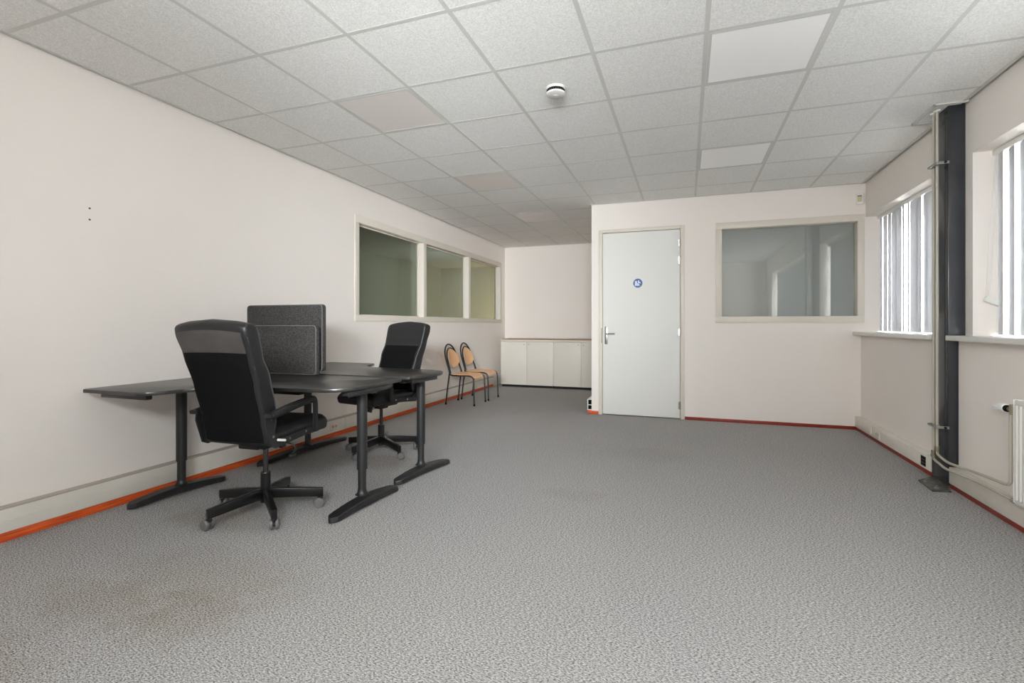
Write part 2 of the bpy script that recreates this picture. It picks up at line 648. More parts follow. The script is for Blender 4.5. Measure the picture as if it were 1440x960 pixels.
# ceiling: tiles and the hanging grid
GX0, GY0 = -2.898, 1.532
lights = [(-2.298, 2.732), (-2.298, 4.532), (-2.298, 6.332), (.102, 2.732), (.102, 4.532), (-2.298, .932), (.102, .932)]
bm = bmesh.new()
b2(bm, (XL + .024, YF, H + .0006), (XC, YB - .012, H + .02))
b2(bm, (XC, YF, H + .0006), (XR - .028, YP - .012, H + .02))
ceiling = struct('ceiling', bm, M['tile'])
bm = bmesh.new()
b2(bm, (-6.4, 2.7, H + .02), (XL - .14, 12.0, H + .04))
struct('ceiling_adjoining', bm, M['tile'])
bm = bmesh.new()
gw = .024
xs = [GX0 + .6 * i for i in range(8)]
ys = [GY0 + .6 * j for j in range(-3, 13)]
for x in xs:
    y1 = YB - .02 if x < XC else YP - .02
    b2(bm, (x - gw / 2, YF, H - .0005), (x + gw / 2, y1, H + .008))
for y in ys:
    if y < YP - .05:
        b2(bm, (XL + .03, y - gw / 2, H - .0002), (XR - .03, y + gw / 2, H + .008))
    elif y < YB - .05:
        b2(bm, (XL + .03, y - gw / 2, H - .0002), (XC, y + gw / 2, H + .008))
obj('ceiling_grid', bm, M['grid'], ceiling)
# wall angle around the edge, with the dark shadow gap behind it
bm = bmesh.new()
e = .024
b2(bm, (XL + .02, YF, H - .004), (XL + .02 + e, YB - .01, H + .012))
b2(bm, (XL + .01, YB - .008 - e, H - .004), (XC - .006, YB - .008, H + .012))
b2(bm, (XC - .006, YP - .006 - e, H - .004), (XR - .01, YP - .006, H + .012))
b2(bm, (XC - .006 - e, YP - .006 - e, H - .004), (XC - .006, YB - .01, H + .012))
b2(bm, (XR - .024 - e, YF, H - .004), (XR - .024, 4.14, H + .012))
b2(bm, (XR - .024 - e, 4.5, H - .004), (XR - .024, YP - .01, H + .012))
b2(bm, (1.63, 4.13, H - .012), (XR - .012, 4.15, H + .012))
b2(bm, (1.63, 4.13, H - .012), (1.65, 4.5, H + .012))
b2(bm, (1.63, 4.48, H - .012), (XR - .012, 4.5, H + .012))
obj('edge_trim', bm, M['grid'], ceiling)

for i, (x, y) in enumerate(lights):
    warm = x < -1
    lab = ['warm white light panel in the ceiling above the charcoal desk screens',
           'greyish light panel in the ceiling halfway to the alcove, left of the door',
           'farthest light panel, in the ceiling at the mouth of the alcove',
           'bright white light panel in the ceiling right of the smoke detector',
           'light panel in the ceiling nearest the inner window and door partition',
           'left light panel in the ceiling behind the camera',
           'right light panel in the ceiling behind the camera'][i]
    t = thing('ceiling_light', lab, 'ceiling light', (x + .3, y + .3, H), 0, 'recessed light panels in the ceiling')
    bm = bmesh.new()
    for a, b in (((-.286, -.286), (.286, -.272)), ((-.286, .272), (.286, .286)), ((-.286, -.272), (-.272, .272)), ((.272, -.272), (.286, .272))):
        b2(bm, (a[0], a[1], -.001), (b[0], b[1], .006))
    obj('frame', bm, M['grid'], t)
    bm = bmesh.new()
    b2(bm, (-.273, -.273, .0), (.273, .273, .006))
    obj('diffuser', bm, M['diffuser'] if warm else M['diffuser_lit'], t)

# baseboards
bm = bmesh.new()
b2(bm, (XL, YF, 0), (XL + .032, YB - .7, .052), .003)
struct('baseboard_left', bm, M['base'])
bm = bmesh.new()
b2(bm, (1.742, YF, 0), (XRL, CY0, .032), .002)
b2(bm, (1.742, CY1, 0), (XRL, YP, .032), .002)
struct('baseboard_right', bm, M['base_shaded'])
bm = bmesh.new()
b2(bm, (XC, YP - .012, 0), (-1.057, YP, .042), .002)
b2(bm, (XC - .055, YP, 0), (XC, YB, .042), .002)
struct('baseboard_partition', bm, M['base'])
bm = bmesh.new()
b2(bm, (-.016, YP - .012, 0), (1.742, YP, .036), .002)
struct('baseboard_door', bm, M['base_shaded'])

# window sills
bm = bmesh.new()
b2(bm, (1.712, 4.455, WZ0), (2.09, YP - .001, WZ0 + .035), .004)
struct('trim_1', bm, M['sill'])
bm = bmesh.new()
b2(bm, (1.712, YF, WZ0), (2.09, 4.185, WZ0 + .035), .004)
struct('trim_2', bm, M['sill'])

# ------------------------------------------------------------------ glazed opening in the left wall
def pane(name, lo, hi, m, parent):
    bm = bmesh.new()
    b2(bm, lo, hi)
    return obj(name, bm, m, parent)

bm = bmesh.new()
FX0, FX1 = XL - .118, XL + .012
y0, y1, z0, z1 = 4.41, 8.84, 1.18, 2.345
ops = [(4.48, 5.867), (5.944, 7.32), (7.397, 8.77)]
b2(bm, (FX0, y0, z0), (FX1, y1, 1.246), .004)
b2(bm, (FX0, y0, 2.262), (FX1, y1, z1), .004)
b2(bm, (FX0, y0, 1.246), (FX1, 4.48, 2.262), .003)
b2(bm, (FX0, 5.867, 1.246), (FX1, 5.944, 2.262), .003)
b2(bm, (FX0, 7.32, 1.246), (FX1, 7.397, 2.262), .003)
b2(bm, (FX0, 8.77, 1.246), (FX1, y1, 2.262), .003)
w1 = struct('window_1', bm, M['trim'])
for a, b in ops:
    p = pane('pane', (XL - .096, a - .004, 1.242), (XL - .088, b + .004, 2.266), M['glass_in'], w1)
    bm = bmesh.new()
    for lo, hi in (((a, 1.246), (b, 1.258)), ((a, 2.25), (b, 2.262)), ((a, 1.258), (a + .012, 2.25)), ((b - .012, 1.258), (b, 2.25))):
        b2(bm, (XL - .087, lo[0], lo[1]), (XL - .07, hi[0], hi[1]), .002)
    obj('glazing_bead', bm, M['trim'], w1)

# inner window in the partition, a roller blind drawn behind its pane
bm = bmesh.new()
x0, x1, z0, z1 = .328, 1.823, 1.163, 2.34
FY0, FY1 = YP - .012, YP + .118
ix0, ix1, iz0, iz1 = .397, 1.757, 1.236, 2.266
b2(bm, (x0, FY0, z0), (x1, FY1, iz0), .004)
b2(bm, (x0, FY0, iz1), (x1, FY1, z1), .004)
b2(bm, (x0, FY0, iz0), (ix0, FY1, iz1), .003)
b2(bm, (ix1, FY0, iz0), (x1, FY1, iz1), .003)
w2 = struct('window_2', bm, M['trim'])
pane('pane', (ix0 - .003, YP + .078, iz0 - .003), (ix1 + .003, YP + .086, iz1 + .003), M['glass_clear'], w2)
bm = bmesh.new()
b2(bm, (x0 - .02, YP + .122, z0 - .12), (x1 + .0, YP + .125, z1 - .03))
cyl(bm, (x0 - .02, YP + .152, z1), (x1, YP + .152, z1), .03)
obj('roller_blind', bm, M['rollerblind'], w2)

# ------------------------------------------------------------------ windows in the right wall
def out_window(name, a, b, mulls):
    bm = bmesh.new()
    xa, xb = 2.09, 2.15
    z0, z1 = WZ0, WZ1
    b2(bm, (xa, a, z0), (xb, b, z0 + .07), .004)
    b2(bm, (xa, a, z1 - .15), (xb, b, z1), .004)
    for y in [a + .035] + mulls + [b - .035]:
        b2(bm, (xa, y - .035, z0 + .07), (xb, y + .035, z1 - .15), .004)
    w = struct(name, bm, M['white'])
    pane('pane', (2.116, a + .01, z0 + .02), (2.122, b - .01, z1 - .02), M['glass_out'], w)
    return w
out_window('window_3', WIN_A[0], WIN_A[1], [5.3])
out_window('window_4', WIN_B[0], WIN_B[1], [2.9, 1.6])

bm = bmesh.new()
ax, bx_, az, bz = WIN_R
for lo, hi in (((ax, az), (bx_, az + .06)), ((ax, bz - .06), (bx_, bz)), ((ax, az + .06), (ax + .06, bz - .06)), ((bx_ - .06, az + .06), (bx_, bz - .06)), ((-.3, az + .06), (-.24, bz - .06))):
    b2(bm, (lo[0], YF - .1, lo[1]), (hi[0], YF - .04, hi[1]), .004)
w5 = struct('fill_window', bm, M['white'])  # added behind the camera as a fill for the room
pane('pane', (ax + .01, YF - .075, az + .01), (bx_ - .01, YF - .069, bz - .01), M['glass_out'], w5)

def vertical_blind(label, ya, yb, ang, seed, spread):
    random.seed(seed)
    t = thing('vertical_blind', label, 'blind', (1.955, (ya + yb) / 2, WZ1), 0, 'vertical blinds in the right wall windows')
    c = (ya + yb) / 2
    bm = bmesh.new()
    b2(bm, (-.022, ya - c, -.038), (.022, yb - c, -.002), .006)
    obj('headrail', bm, M['white'], t)
    n = int((yb - ya - .03) / .112)
    zt, zb = -.034, WZ0 + .042 - WZ1
    for i in range(n):
        y = yb - c - .05 - i * .112
        a = math.radians(ang + random.uniform(-spread, spread))
        bm = bmesh.new()
        w = .127
        # slightly bowed vane with a bottom weight pocket
        pts = [(-w / 2 + w * k / 6, .006 * (1 - (2 * k / 6 - 1) ** 2)) for k in range(7)]
        out = [(px, py) for px, py in pts] + [(px, py - .0012) for px, py in reversed(pts)]
        out = [(px * math.cos(a) - py * math.sin(a), y + px * math.sin(a) + py * math.cos(a)) for px, py in out]
        prism(bm, out, zb, zt)
        bx(bm, (0, y, zt + .01), (.012, .012, .03))
        obj('slat', bm, M['vane'], t)
    return t
vb_far = vertical_blind('vertical blind of grey slats in the window between corner and steel column', WIN_A[0] + .01, YP - .012, 87, 3, 13)
vb_near = vertical_blind('vertical blind of grey slats in the window above the radiator', WIN_B[0] + .01, WIN_B[1] - .01, 72.5, 5, 5)
# pull cord with its weight, hooked against the reveal
bm = bmesh.new()
c = (WIN_A[0], WIN_B[1])
oy = vb_near.location.y
def L(x, y, z):
    return (x - 1.955, y - oy, z - WZ1)
tube(bm, [L(1.95, 4.09, 2.27), L(1.925, 4.095, 1.9), L(1.90, 4.10, 1.32)], .0022, 6)
tube(bm, [L(1.955, 4.085, 2.27), L(1.945, 4.09, 1.9), L(1.915, 4.09, 1.33)], .0022, 6)
obj('pull_cord', bm, M['white'], vb_near)
bm = bmesh.new()
bx(bm, L(1.925, 4.085, 1.30), (.085, .03, .04), .008, 2, rot=Matrix.Rotation(math.radians(24), 4, 'Y'))
obj('cord_weight', bm, M['white'], vb_near)

# ------------------------------------------------------------------ the door
bm = bmesh.new()
b2(bm, (-1.055, YP - .014, 0), (DX0 - .006, YP + .114, 2.345), .004)
b2(bm, (DX1 + .006, YP - .014, 0), (-.019, YP + .114, 2.345), .004)
b2(bm, (DX0 - .006, YP - .014, DZ + .006), (DX1 + .006, YP + .114, 2.345), .004)
b2(bm, (DX0 - .006, YP + .045, 0), (DX0 + .01, YP + .07, DZ + .006))
b2(bm, (DX1 - .01, YP + .045, 0), (DX1 + .006, YP + .07, DZ + .006))
door = struct('door_1', bm, M['trim'])
bm = bmesh.new()
b2(bm, (DX0, YP - .008, .012), (DX1, YP + .036, DZ), .002)
leaf = obj('door_leaf', bm, M['door'], door)
bm = bmesh.new()
hx, hz = -.958, 1.01
b2(bm, (hx - .019, YP - .016, .895), (hx + .019, YP - .008, 1.12), .003)
cyl(bm, (hx, YP - .02, 1.028), (hx, YP - .055, 1.028), .009, n=14)
tube(bm, smooth_path([(hx, YP - .05, 1.028), (hx + .02, YP - .056, 1.028), (hx + .11, YP - .055, 1.028)]), .0085, 10)
bx(bm, (hx, YP - .0165, .965), (.006, .003, .03), .001)
obj('door_handle', bm, M['chrome'], door)
bm = bmesh.new()
b2(bm, (DX0 - .018, YP - .017, .91), (DX0 - .006, YP - .0135, 1.10))
obj('strike_plate', bm, M['brass'], door)
for z in (2.13, 1.925, 1.05, .165):
    bm = bmesh.new()
    cyl(bm, (DX1 + .004, YP - .02, z - .047), (DX1 + .004, YP - .02, z + .047), .0075, n=14)
    cyl(bm, (DX1 + .004, YP - .02, z + .047), (DX1 + .004, YP - .02, z + .053), .0045, n=10)
    b2(bm, (DX1 - .018, YP - .012, z - .044), (DX1 + .02, YP - .0085, z + .044))
    obj('hinge', bm, M['chrome'], door)

# round blue sign on the leaf: white safety boots
sg = thing('door_sign', 'round blue sign with white safety boots on the door leaf', 'sign', (-.568, YP - .008, 1.657))
bm = bmesh.new()
cyl(bm, (0, 0, 0), (0, -.0025, 0), .058, n=48)
obj('disc', bm, M['bluesign'], sg)
bm = bmesh.new()
rim = [(.0565 * math.cos(2 * PI * k / 48), -.0028, .0565 * math.sin(2 * PI * k / 48)) for k in range(48)]
tube(bm, rim, .0011, 6, closed=True)
obj('rim', bm, M['whitesign'], sg)
def boot(dx, dz, sc):
    bm = bmesh.new()
    o = [(-.016, .03), (.008, .03), (.009, .006), (.02, -.004), (.034, -.009), (.037, -.02), (-.017, -.02), (-.017, -.008)]
    o = round_poly([(x * sc, z * sc) for x, z in o], .004, 3)
    prism(bm, o, 0, .0012)
    o2 = round_poly([(-.018 * sc, -.0225 * sc), (.038 * sc, -.0225 * sc), (.038 * sc, -.028 * sc), (.0 * sc, -.028 * sc), (-.002 * sc, -.026 * sc), (-.006 * sc, -.026 * sc), (-.007 * sc, -.03 * sc), (-.018 * sc, -.03 * sc)], .001, 2)
    prism(bm, o2, 0, .0012)
    bm.transform(Matrix.Translation((dx, -.0025, dz)) @ Matrix.Rotation(PI / 2, 4, 'X'))
    return bm
obj('boot', boot(-.018, -.004, 1.05), M['whitesign'], sg)
obj('boot', boot(.012, .014, .62), M['whitesign'], sg)

# ------------------------------------------------------------------ cable trunking along the walls
def socket(parent, loc, rz, red=False, n=2):
    bm = bmesh.new()
    b2(bm, (-.055, -.006, -.04), (.055, .001, .04), .003)
    s = obj('socket_plate', bm, M['duct'], parent, loc=loc, rot=(0, 0, rz))
    for k in range(n):
        bm = bmesh.new()
        cyl(bm, ((k - (n - 1) / 2) * .045, -.004, 0), ((k - (n - 1) / 2) * .045, -.0075, 0), .017, .015, n=20)
        for q in (-.006, .006):
            cyl(bm, ((k - (n - 1) / 2) * .045 + q, -.007, 0), ((k - (n - 1) / 2) * .045 + q, -.0082, 0), .0028, n=8, mi=1)
        obj('socket_insert', bm, [M['socket_red'] if red else M['socket'], M['blk']], s)
    return s

t = thing('cable_trunking', 'cream cable trunking above the orange skirting of the long left wall', 'cable trunking', (XL, 4, 0))
bm = bmesh.new()
yy = [YF, 2.55, 4.2, 5.9, 7.6, YB - .7]
for a, b in zip(yy, yy[1:]):
    b2(bm, (.001, a - 4 + .001, .053), (.046, b - 4 - .001, .176), .004)
    b2(bm, (.046, a - 4 + .001, .112), (.0475, b - 4 - .001, .114))
obj('cover', bm, M['duct'], t)
bm = bmesh.new()
b2(bm, (.0, YF - 4, .176), (.05, YB - .7 - 4, .186), .002)
obj('top_lip', bm, M['duct_top'], t)
for y in (4.03,):
    socket(t, (.047, y - 4, .115), PI / 2, True)

t = thing('cable_trunking', 'cream cable trunking under the far window, ending at the steel column', 'cable trunking', (XRL, 5.3, 0))
bm = bmesh.new()
b2(bm, (-.055, CY1 + .01 - 5.3, .034), (-.001, YP - .001 - 5.3, .148), .004)
obj('cover', bm, M['duct'], t)
bm = bmesh.new()
b2(bm, (-.0585, 4.52 - 5.3, .142), (-.0005, 4.72 - 5.3, .157), .003)
obj('end_cap', bm, M['white'], t)
for y in (5.52,):
    socket(t, (-.055, y - 5.3, .09), -PI / 2)
bm = bmesh.new()
b2(bm, (-.063, 5.68 - 5.3, .05), (-.054, 5.76 - 5.3, .135), .004)
obj('switch_plate', bm, M['duct'], t)
bm = bmesh.new()
b2(bm, (-.0575, 4.535 - 5.3, .05), (-.0548, 4.615 - 5.3, .125), .001)
for z in (.075, .1):
    b2(bm, (-.0578, 4.535 - 5.3, z - .0015), (-.057, 4.615 - 5.3, z + .0015), 0, 1, 1)
obj('data_port', bm, [M['blk'], M['steel_plate']], t)

t = thing('cable_trunking', 'cream cable trunking running behind the radiator under the near window', 'cable trunking', (XRL, 1.8, 0))
bm = bmesh.new()
b2(bm, (-.055, YF + .002 - 1.8, .034), (-.001, CY0 - 1.8, .148), .004)
obj('cover', bm, M['duct'], t)

t = thing('cable_trunking', 'open-ended cable trunking at the alcove corner left of the door', 'cable trunking', (XC, 7.6, 0))
bm = bmesh.new()
for z in (.046, .108, .178):
    b2(bm, (-.052, YP + .005 - 7.6, z), (-.001, YB - .7 - 7.6, z + .008), .001)
b2(bm, (-.056, YP + .005 - 7.6, .046), (-.048, YB - .7 - 7.6, .186), .001)
obj('channel', bm, M['white'], t)
bm = bmesh.new()
b2(bm, (-.048, YP + .03 - 7.6, .054), (-.001, YP + .035 - 7.6, .178))  # black sheet standing in for the shade inside the open channel
tube(bm, smooth_path([(-.02, -1.38, .08), (-.03, -1.395, .09), (-.035, -1.38, .085)]), .004, 8)
obj('dark_back_cables', bm, M['blk'], t)

# ------------------------------------------------------------------ steel column with base plate
t = thing('steel_column', 'dark grey painted steel column between the two outside windows', 'column', (1.785, 4.32, 0))
bm = bmesh.new()
b2(bm, (-.05, -.12, .012), (.049, .12, H + .02), .004)
obj('shaft', bm, M['column'], t)
bm = bmesh.new()
def PL(x, y):
    return (x - 1.785, y - 4.32)
prism(bm, [PL(1.735, 4.43), PL(1.60, 4.30), PL(1.585, 4.05), PL(1.70, 4.07), PL(1.735, 4.2)], .001, .012, .002, 1)
obj('base_plate', bm, M['steel_plate'], t)
for x, y in ((1.625, 4.25), (1.63, 4.10)):
    bm = bmesh.new()
    cyl(bm, PL(x, y) + (.012,), PL(x, y) + (.02,), .014, n=6)
    cyl(bm, PL(x, y) + (.02,), PL(x, y) + (.034,), .007, n=10)
    obj('bolt', bm, M['bracket'], t)

# heating pipes: down from the ceiling, then along the wall to the radiator
PX = 1.69
t = tag(thing('heating_pipe', '', '', (PX, 4.297, 0)), 'beige pipe farther from the steel column, turning low along the trunking to the radiator foot', 'pipe', 'beige heating pipes beside the column')
bm = bmesh.new()
tube(bm, [(0, 0, H - .004), (0, 0, .215)], .009, 14)
o = obj('riser', bm, M['pipe'], t)
bm = bmesh.new()
tube(bm, smooth_path([(0, 0, .2), (-.004, -.025, .172), (-.006, -.1, .163), (-.008, -.2, .153), (0, -.35, .162), (.003, -.6, .175), (.003, -.9, .178)], 5), .0085, 12)
obj('branch', bm, M['pipe'], t)
bm = bmesh.new()
cyl(bm, (.004, -.895, .178), (.004, -.92, .178), .0145, n=8)
cyl(bm, (.004, -.912, .178), (.03, -.912, .178), .011, n=10)
obj('union', bm, M['brass'], t)
bm = bmesh.new()
cyl(bm, (0, 0, .192), (0, 0, .235), .0145, n=14)
cyl(bm, (0, -.02, .176), (-.004, .006, .2), .0135, n=14)
obj('elbow', bm, M['brass'], t)
bm = bmesh.new()
lathe(bm, [(.012, -.012), (.021, -.008), (.0225, .0), (.018, .004)], (0, 0, H - .008), 20)
obj('collar', bm, M['white'], t)
t = tag(thing('heating_pipe', '', '', (PX, 4.246, 0)), 'beige pipe right beside the steel column, turning low and up to the radiator valve', 'pipe', 'beige heating pipes beside the column')
bm = bmesh.new()
tube(bm, [(0, 0, H - .004), (0, 0, .25)], .009, 14)
obj('riser', bm, M['pipe'], t)
bm = bmesh.new()
tube(bm, smooth_path([(0, -.003, .234), (-.004, -.025, .220), (-.008, -.12, .208), (-.008, -.2, .204), (0, -.36, .215), (.004, -.62, .235), (.004, -.775, .245), (.004, -.815, .262), (.004, -.825, .3), (.004, -.825, .5), (.004, -.825, .648)], 5), .0085, 12)
obj('branch', bm, M['pipe'], t)
bm = bmesh.new()
cyl(bm, (0, 0, .237), (0, 0, .275), .0145, n=14)
obj('elbow', bm, M['brass'], t)
bm = bmesh.new()
lathe(bm, [(.012, -.012), (.021, -.008), (.0225, .0), (.018, .004)], (0, 0, H - .008), 20)
obj('collar', bm, M['white'], t)

def clip(z, label):
    t = thing('pipe_clip', label, 'pipe clip', (PX, 4.26, z), 0, 'clips holding the heating pipes')
    bm = bmesh.new()
    for y in (4.297 - 4.26, 4.246 - 4.26):
        bm = bmesh.new()
        ring = [(.0145 * math.cos(2 * PI * k / 16), y + .0145 * math.sin(2 * PI * k / 16), 0) for k in range(16)]
        tube(bm, ring, 0, 8, closed=True, flat=(.004, .018))
        b2(bm, (-.026, y - .004, -.01), (-.013, y + .004, .01))
        obj('clamp', bm, M['bracket'], t)
    bm = bmesh.new()
    b2(bm, (-.03, -.075, -.007), (-.024, .055, .007), .001)
    b2(bm, (-.03, -.082, -.009), (.044, -.075, .009), .001)
    obj('rail', bm, M['bracket'], t)
    bm = bmesh.new()
    cyl(bm, (.02, -.09, 0), (.02, -.06, 0), .008, n=12)
    obj('bolt', bm, M['blk'], t)
clip(2.275, 'pipe clip near the ceiling, above the window sill, holding both pipes')
clip(.42, 'low pipe clip below the window sill holding both pipes')

# ------------------------------------------------------------------ radiator
t = thing('radiator', 'white panel radiator with ridged front under the near window', 'radiator', (1.725, 2.75, 0))
bm = bmesh.new()
L0, L1 = -.62, .62
rz0, rz1 = .165, .735
# ridged front sheet (profile swept along z)
prof = []
npp = 37
pitch = (L1 - L0 - .02) / npp
yv = L1 - .01
pts = [(-.032, L1), (-.04, L1 - .006)]
for k in range(npp):
    y = L1 - .01 - k * pitch
    pts += [(-.047, y), (-.047, y - pitch * .45), (-.038, y - pitch * .55), (-.038, y - pitch * .95)]
pts += [(-.04, L0 + .004), (-.032, L0), (-.02, L0), (-.02, L1)]
prism(bm, pts, rz0 + .03, rz1 - .03)
b2(bm, (-.044, L0, rz1 - .03), (-.02, L1, rz1 - .004), .006)
b2(bm, (-.044, L0, rz0 + .004), (-.02, L1, rz0 + .03), .006)
b2(bm, (.01, L0, rz0), (.034, L1, rz1 - .004), .006)
obj('panel', bm, M['radiator'], t)
bm = bmesh.new()
b2(bm, (-.046, L0 - .003, rz0 + .01), (.036, L0 + .001, rz1), .001)
b2(bm, (-.046, L1 - .001, rz0 + .01), (.036, L1 + .003, rz1), .001)
for k in range(30):
    y = L0 + .03 + k * (L1 - L0 - .06) / 29
    b2(bm, (-.04, y - .006, rz1 - .004), (.034, y + .006, rz1))
obj('casing', bm, M['radiator'], t)
for y in (-.4, .4):
    bm = bmesh.new()
    b2(bm, (.03, y - .02, .3), (.064, y + .02, .6))
    obj('wall_bracket', bm, M['bracket'], t)
t = thing('radiator_valve', 'white thermostatic valve knob with black collar at the radiator corner', 'valve', (1.725, 2.75, 0))
bm = bmesh.new()
cyl(bm, (-.01, .626, .672), (-.01, .66, .672), .012, n=14)
cyl(bm, (-.03, .662, .645), (-.03, .662, .70), .013, n=14)
cyl(bm, (-.03, .655, .672), (-.03, .69, .672), .014, n=14)
bx(bm, (-.02, .655, .672), (.03, .03, .03), .006)
valve = obj('valve_body', bm, M['brass'], t)
bm = bmesh.new()
cyl(bm, (-.03, .685, .672), (-.03, .712, .672), .019, n=20)
obj('valve_collar', bm, M['blk'], t)
bm = bmesh.new()
lathe(bm, [(.018, 0), (.0235, .004), (.0245, .03), (.0245, .034), (.0225, .036), (.0225, .085), (.0185, .097), (.008, .101)], (-.03, .71, .672), 28, rot=Matrix.Rotation(-PI / 2, 4, 'X'))
for k in range(14):
    a = 2 * PI * k / 14
    bx(bm, (-.03 + .0228 * math.cos(a), .71 + .062, .672 + .0228 * math.sin(a)), (.003, .045, .003), .001)
obj('thermostat_knob', bm, M['white'], t)

# ------------------------------------------------------------------ detectors
t = thing('smoke_detector', 'round white smoke detector on a ceiling tile', 'smoke detector', (-.80, 3.056, H + .003))
bm = bmesh.new()
lathe(bm, [(.063, 0), (.063, -.012), (.058, -.016)], n=40)
obj('base', bm, M['detector'], t)
bm = bmesh.new()
lathe(bm, [(.056, -.012), (.056, -.036)], n=40)
for k in range(24):
    a = 2 * PI * k / 24
    bx(bm, (.056 * math.cos(a), .056 * math.sin(a), -.024), (.004, .004, .024), 0, 1, 1)
obj('vent', bm, [M['blk'], M['plastic']], t)
bm = bmesh.new()
lathe(bm, [(.058, -.034), (.062, -.037), (.061, -.046), (.05, -.05), (.014, -.0515), (.013, -.054), (.004, -.054)], n=40)
obj('cover', bm, M['detector'], t)
bm = bmesh.new()
cyl(bm, (.02, -.006, -.049), (.02, -.006, -.052), .004, n=10)
obj('indicator', bm, M['socket'], t)

t = thing('motion_detector', 'small white motion detector high in the corner above the inner window', 'motion detector', (1.785, YP - .001, 2.5), math.radians(-18))
bm = bmesh.new()
b2(bm, (-.03, -.028, -.04), (.03, 0, .045), .008, 3)
obj('bracket', bm, M['white'], t)
bm = bmesh.new()
prism(bm, round_poly([(-.036, 0), (-.036, -.04), (.036, -.04), (.036, 0)], .014), -.058, .058, .006)
bm.transform(Matrix.Translation((0, -.012, 0)))
obj('housing', bm, M['white'], t)
bm = bmesh.new()
b2(bm, (-.022, -.056, -.036), (.018, -.05, .03), .005, 3)
obj('lens', bm, M['pir_lens'], t)
bm = bmesh.new()
b2(bm, (-.022, -.0575, .024), (.016, -.0545, .031), .002)
obj('slot', bm, M['blk'], t)

# plugs left in the wall
for (y, z, lab) in ((1.93, 1.843, 'upper of two dark screw heads left in the bare left wall'), (1.93, 1.775, 'lower of two dark screw heads left in the bare left wall')):
    bm = bmesh.new()
    cyl(bm, (XL - .001, y, z), (XL + .003, y, z), .006, .005, n=10)
    bx(bm, (XL + .003, y, z), (.001, .008, .0015))
    tag(obj('screw', bm, M['steel_plate']), lab, 'screw', 'screws in the left wall')

# ------------------------------------------------------------------ desks
def arc_foot(bm, p0, p1, w=.088, rise=.03, h=.032):
    """flat foot, arched off the floor in the middle"""
    p0, p1 = Vector(p0), Vector(p1)
    d = (p1 - p0)
    n = 22
    side = Vector((-d.y, d.x)).normalized()
    tb = bmesh.new()
    rows = []
    for i in range(n + 1):
        t = i / n
        q = p0 + d * t
        u = abs(2 * t - 1)
        # rounded ends in plan
        k = min(t, 1 - t) * d.length
        ww = w / 2 * (math.sqrt(max(0, 1 - (1 - min(1, k / (w * .5))) ** 2)) * .8 + .2) * (1 - .10 * u)
        zb = .006 + rise * .6 * (1 - u ** 2) if u < .93 else .002
        zt = h + rise * (1 - u ** 1.8)
        rows.append([tb.verts.new((q.x + side.x * s * ww * c, q.y + side.y * s * ww * c, z)) for s, c, z in ((-1, 1, zb), (1, 1, zb), (1, 1, zt - .006), (1, .86, zt), (-1, .86, zt), (-1, 1, zt - .006))])
    for a, b in zip(rows, rows[1:]):
        for k in range(6):
            tb.faces.new((a[k], a[(k + 1) % 6], b[(k + 1) % 6], b[k]))
    tb.faces.new(list(reversed(rows[0])))
    tb.faces.new(rows[-1])
    bmesh.ops.recalc_face_normals(tb, faces=tb.faces)
    merge(bm, tb)

def desk(label, origin, outline, Tz, legs, rails):
    ox, oy = origin
    t = thing('office_desk', label, 'desk', (ox, oy, 0))
    loc = lambda p: (p[0] - ox, p[1] - oy)
    bm = bmesh.new()
    prism(bm, [loc(p) for p in outline], Tz - .022, Tz, .004, 2)
    obj('tabletop', bm, M['desk'], t)
    for (px, py, f0, f1) in legs:
        x, y = loc((px, py))
        bm = bmesh.new()
        cyl(bm, (x, y, .225), (x, y, Tz - .05), .032, n=28)
        lathe(bm, [(.0325, .225), (.0325, .228), (.027, .2285)], (x, y, -.002), 28)
        lathe(bm, [(.044, .062), (.036, .068), (.029, .08), (.0255, .1), (.0255, .24)], (x, y, 0), 28)
        leg = obj('leg', bm, M['black_steel'], t)
        bm = bmesh.new()
        arc_foot(bm, loc(f0), loc(f1))
        obj('foot', bm, M['black_steel'], leg)
        for f, s in ((f0, 1), (f1, -1)):
            d = (Vector(f1) - Vector(f0)).normalized() * .03 * s
            q = loc((f[0] + d.x, f[1] + d.y))
            bm = bmesh.new()
            cyl(bm, q + (0,), q + (.008,), .018, n=16)
            obj('glide', bm, M['plastic'], leg)
    bm = bmesh.new()
    for (a, b, w) in rails:
        a, b = Vector(loc(a)), Vector(loc(b))
        d = b - a
        bx(bm, ((a.x + b.x) / 2, (a.y + b.y) / 2, Tz - .038), (d.length, w, .03), .006, 2, rot=Matrix.Rotation(math.atan2(d.y, d.x), 4, 'Z'))
    obj('underframe', bm, M['black_steel'], t)
    return t

def curve2(pts, n=6):
    return [(p.x, p.y) for p in smooth_path([(x, y, 0) for x, y in pts], n)]

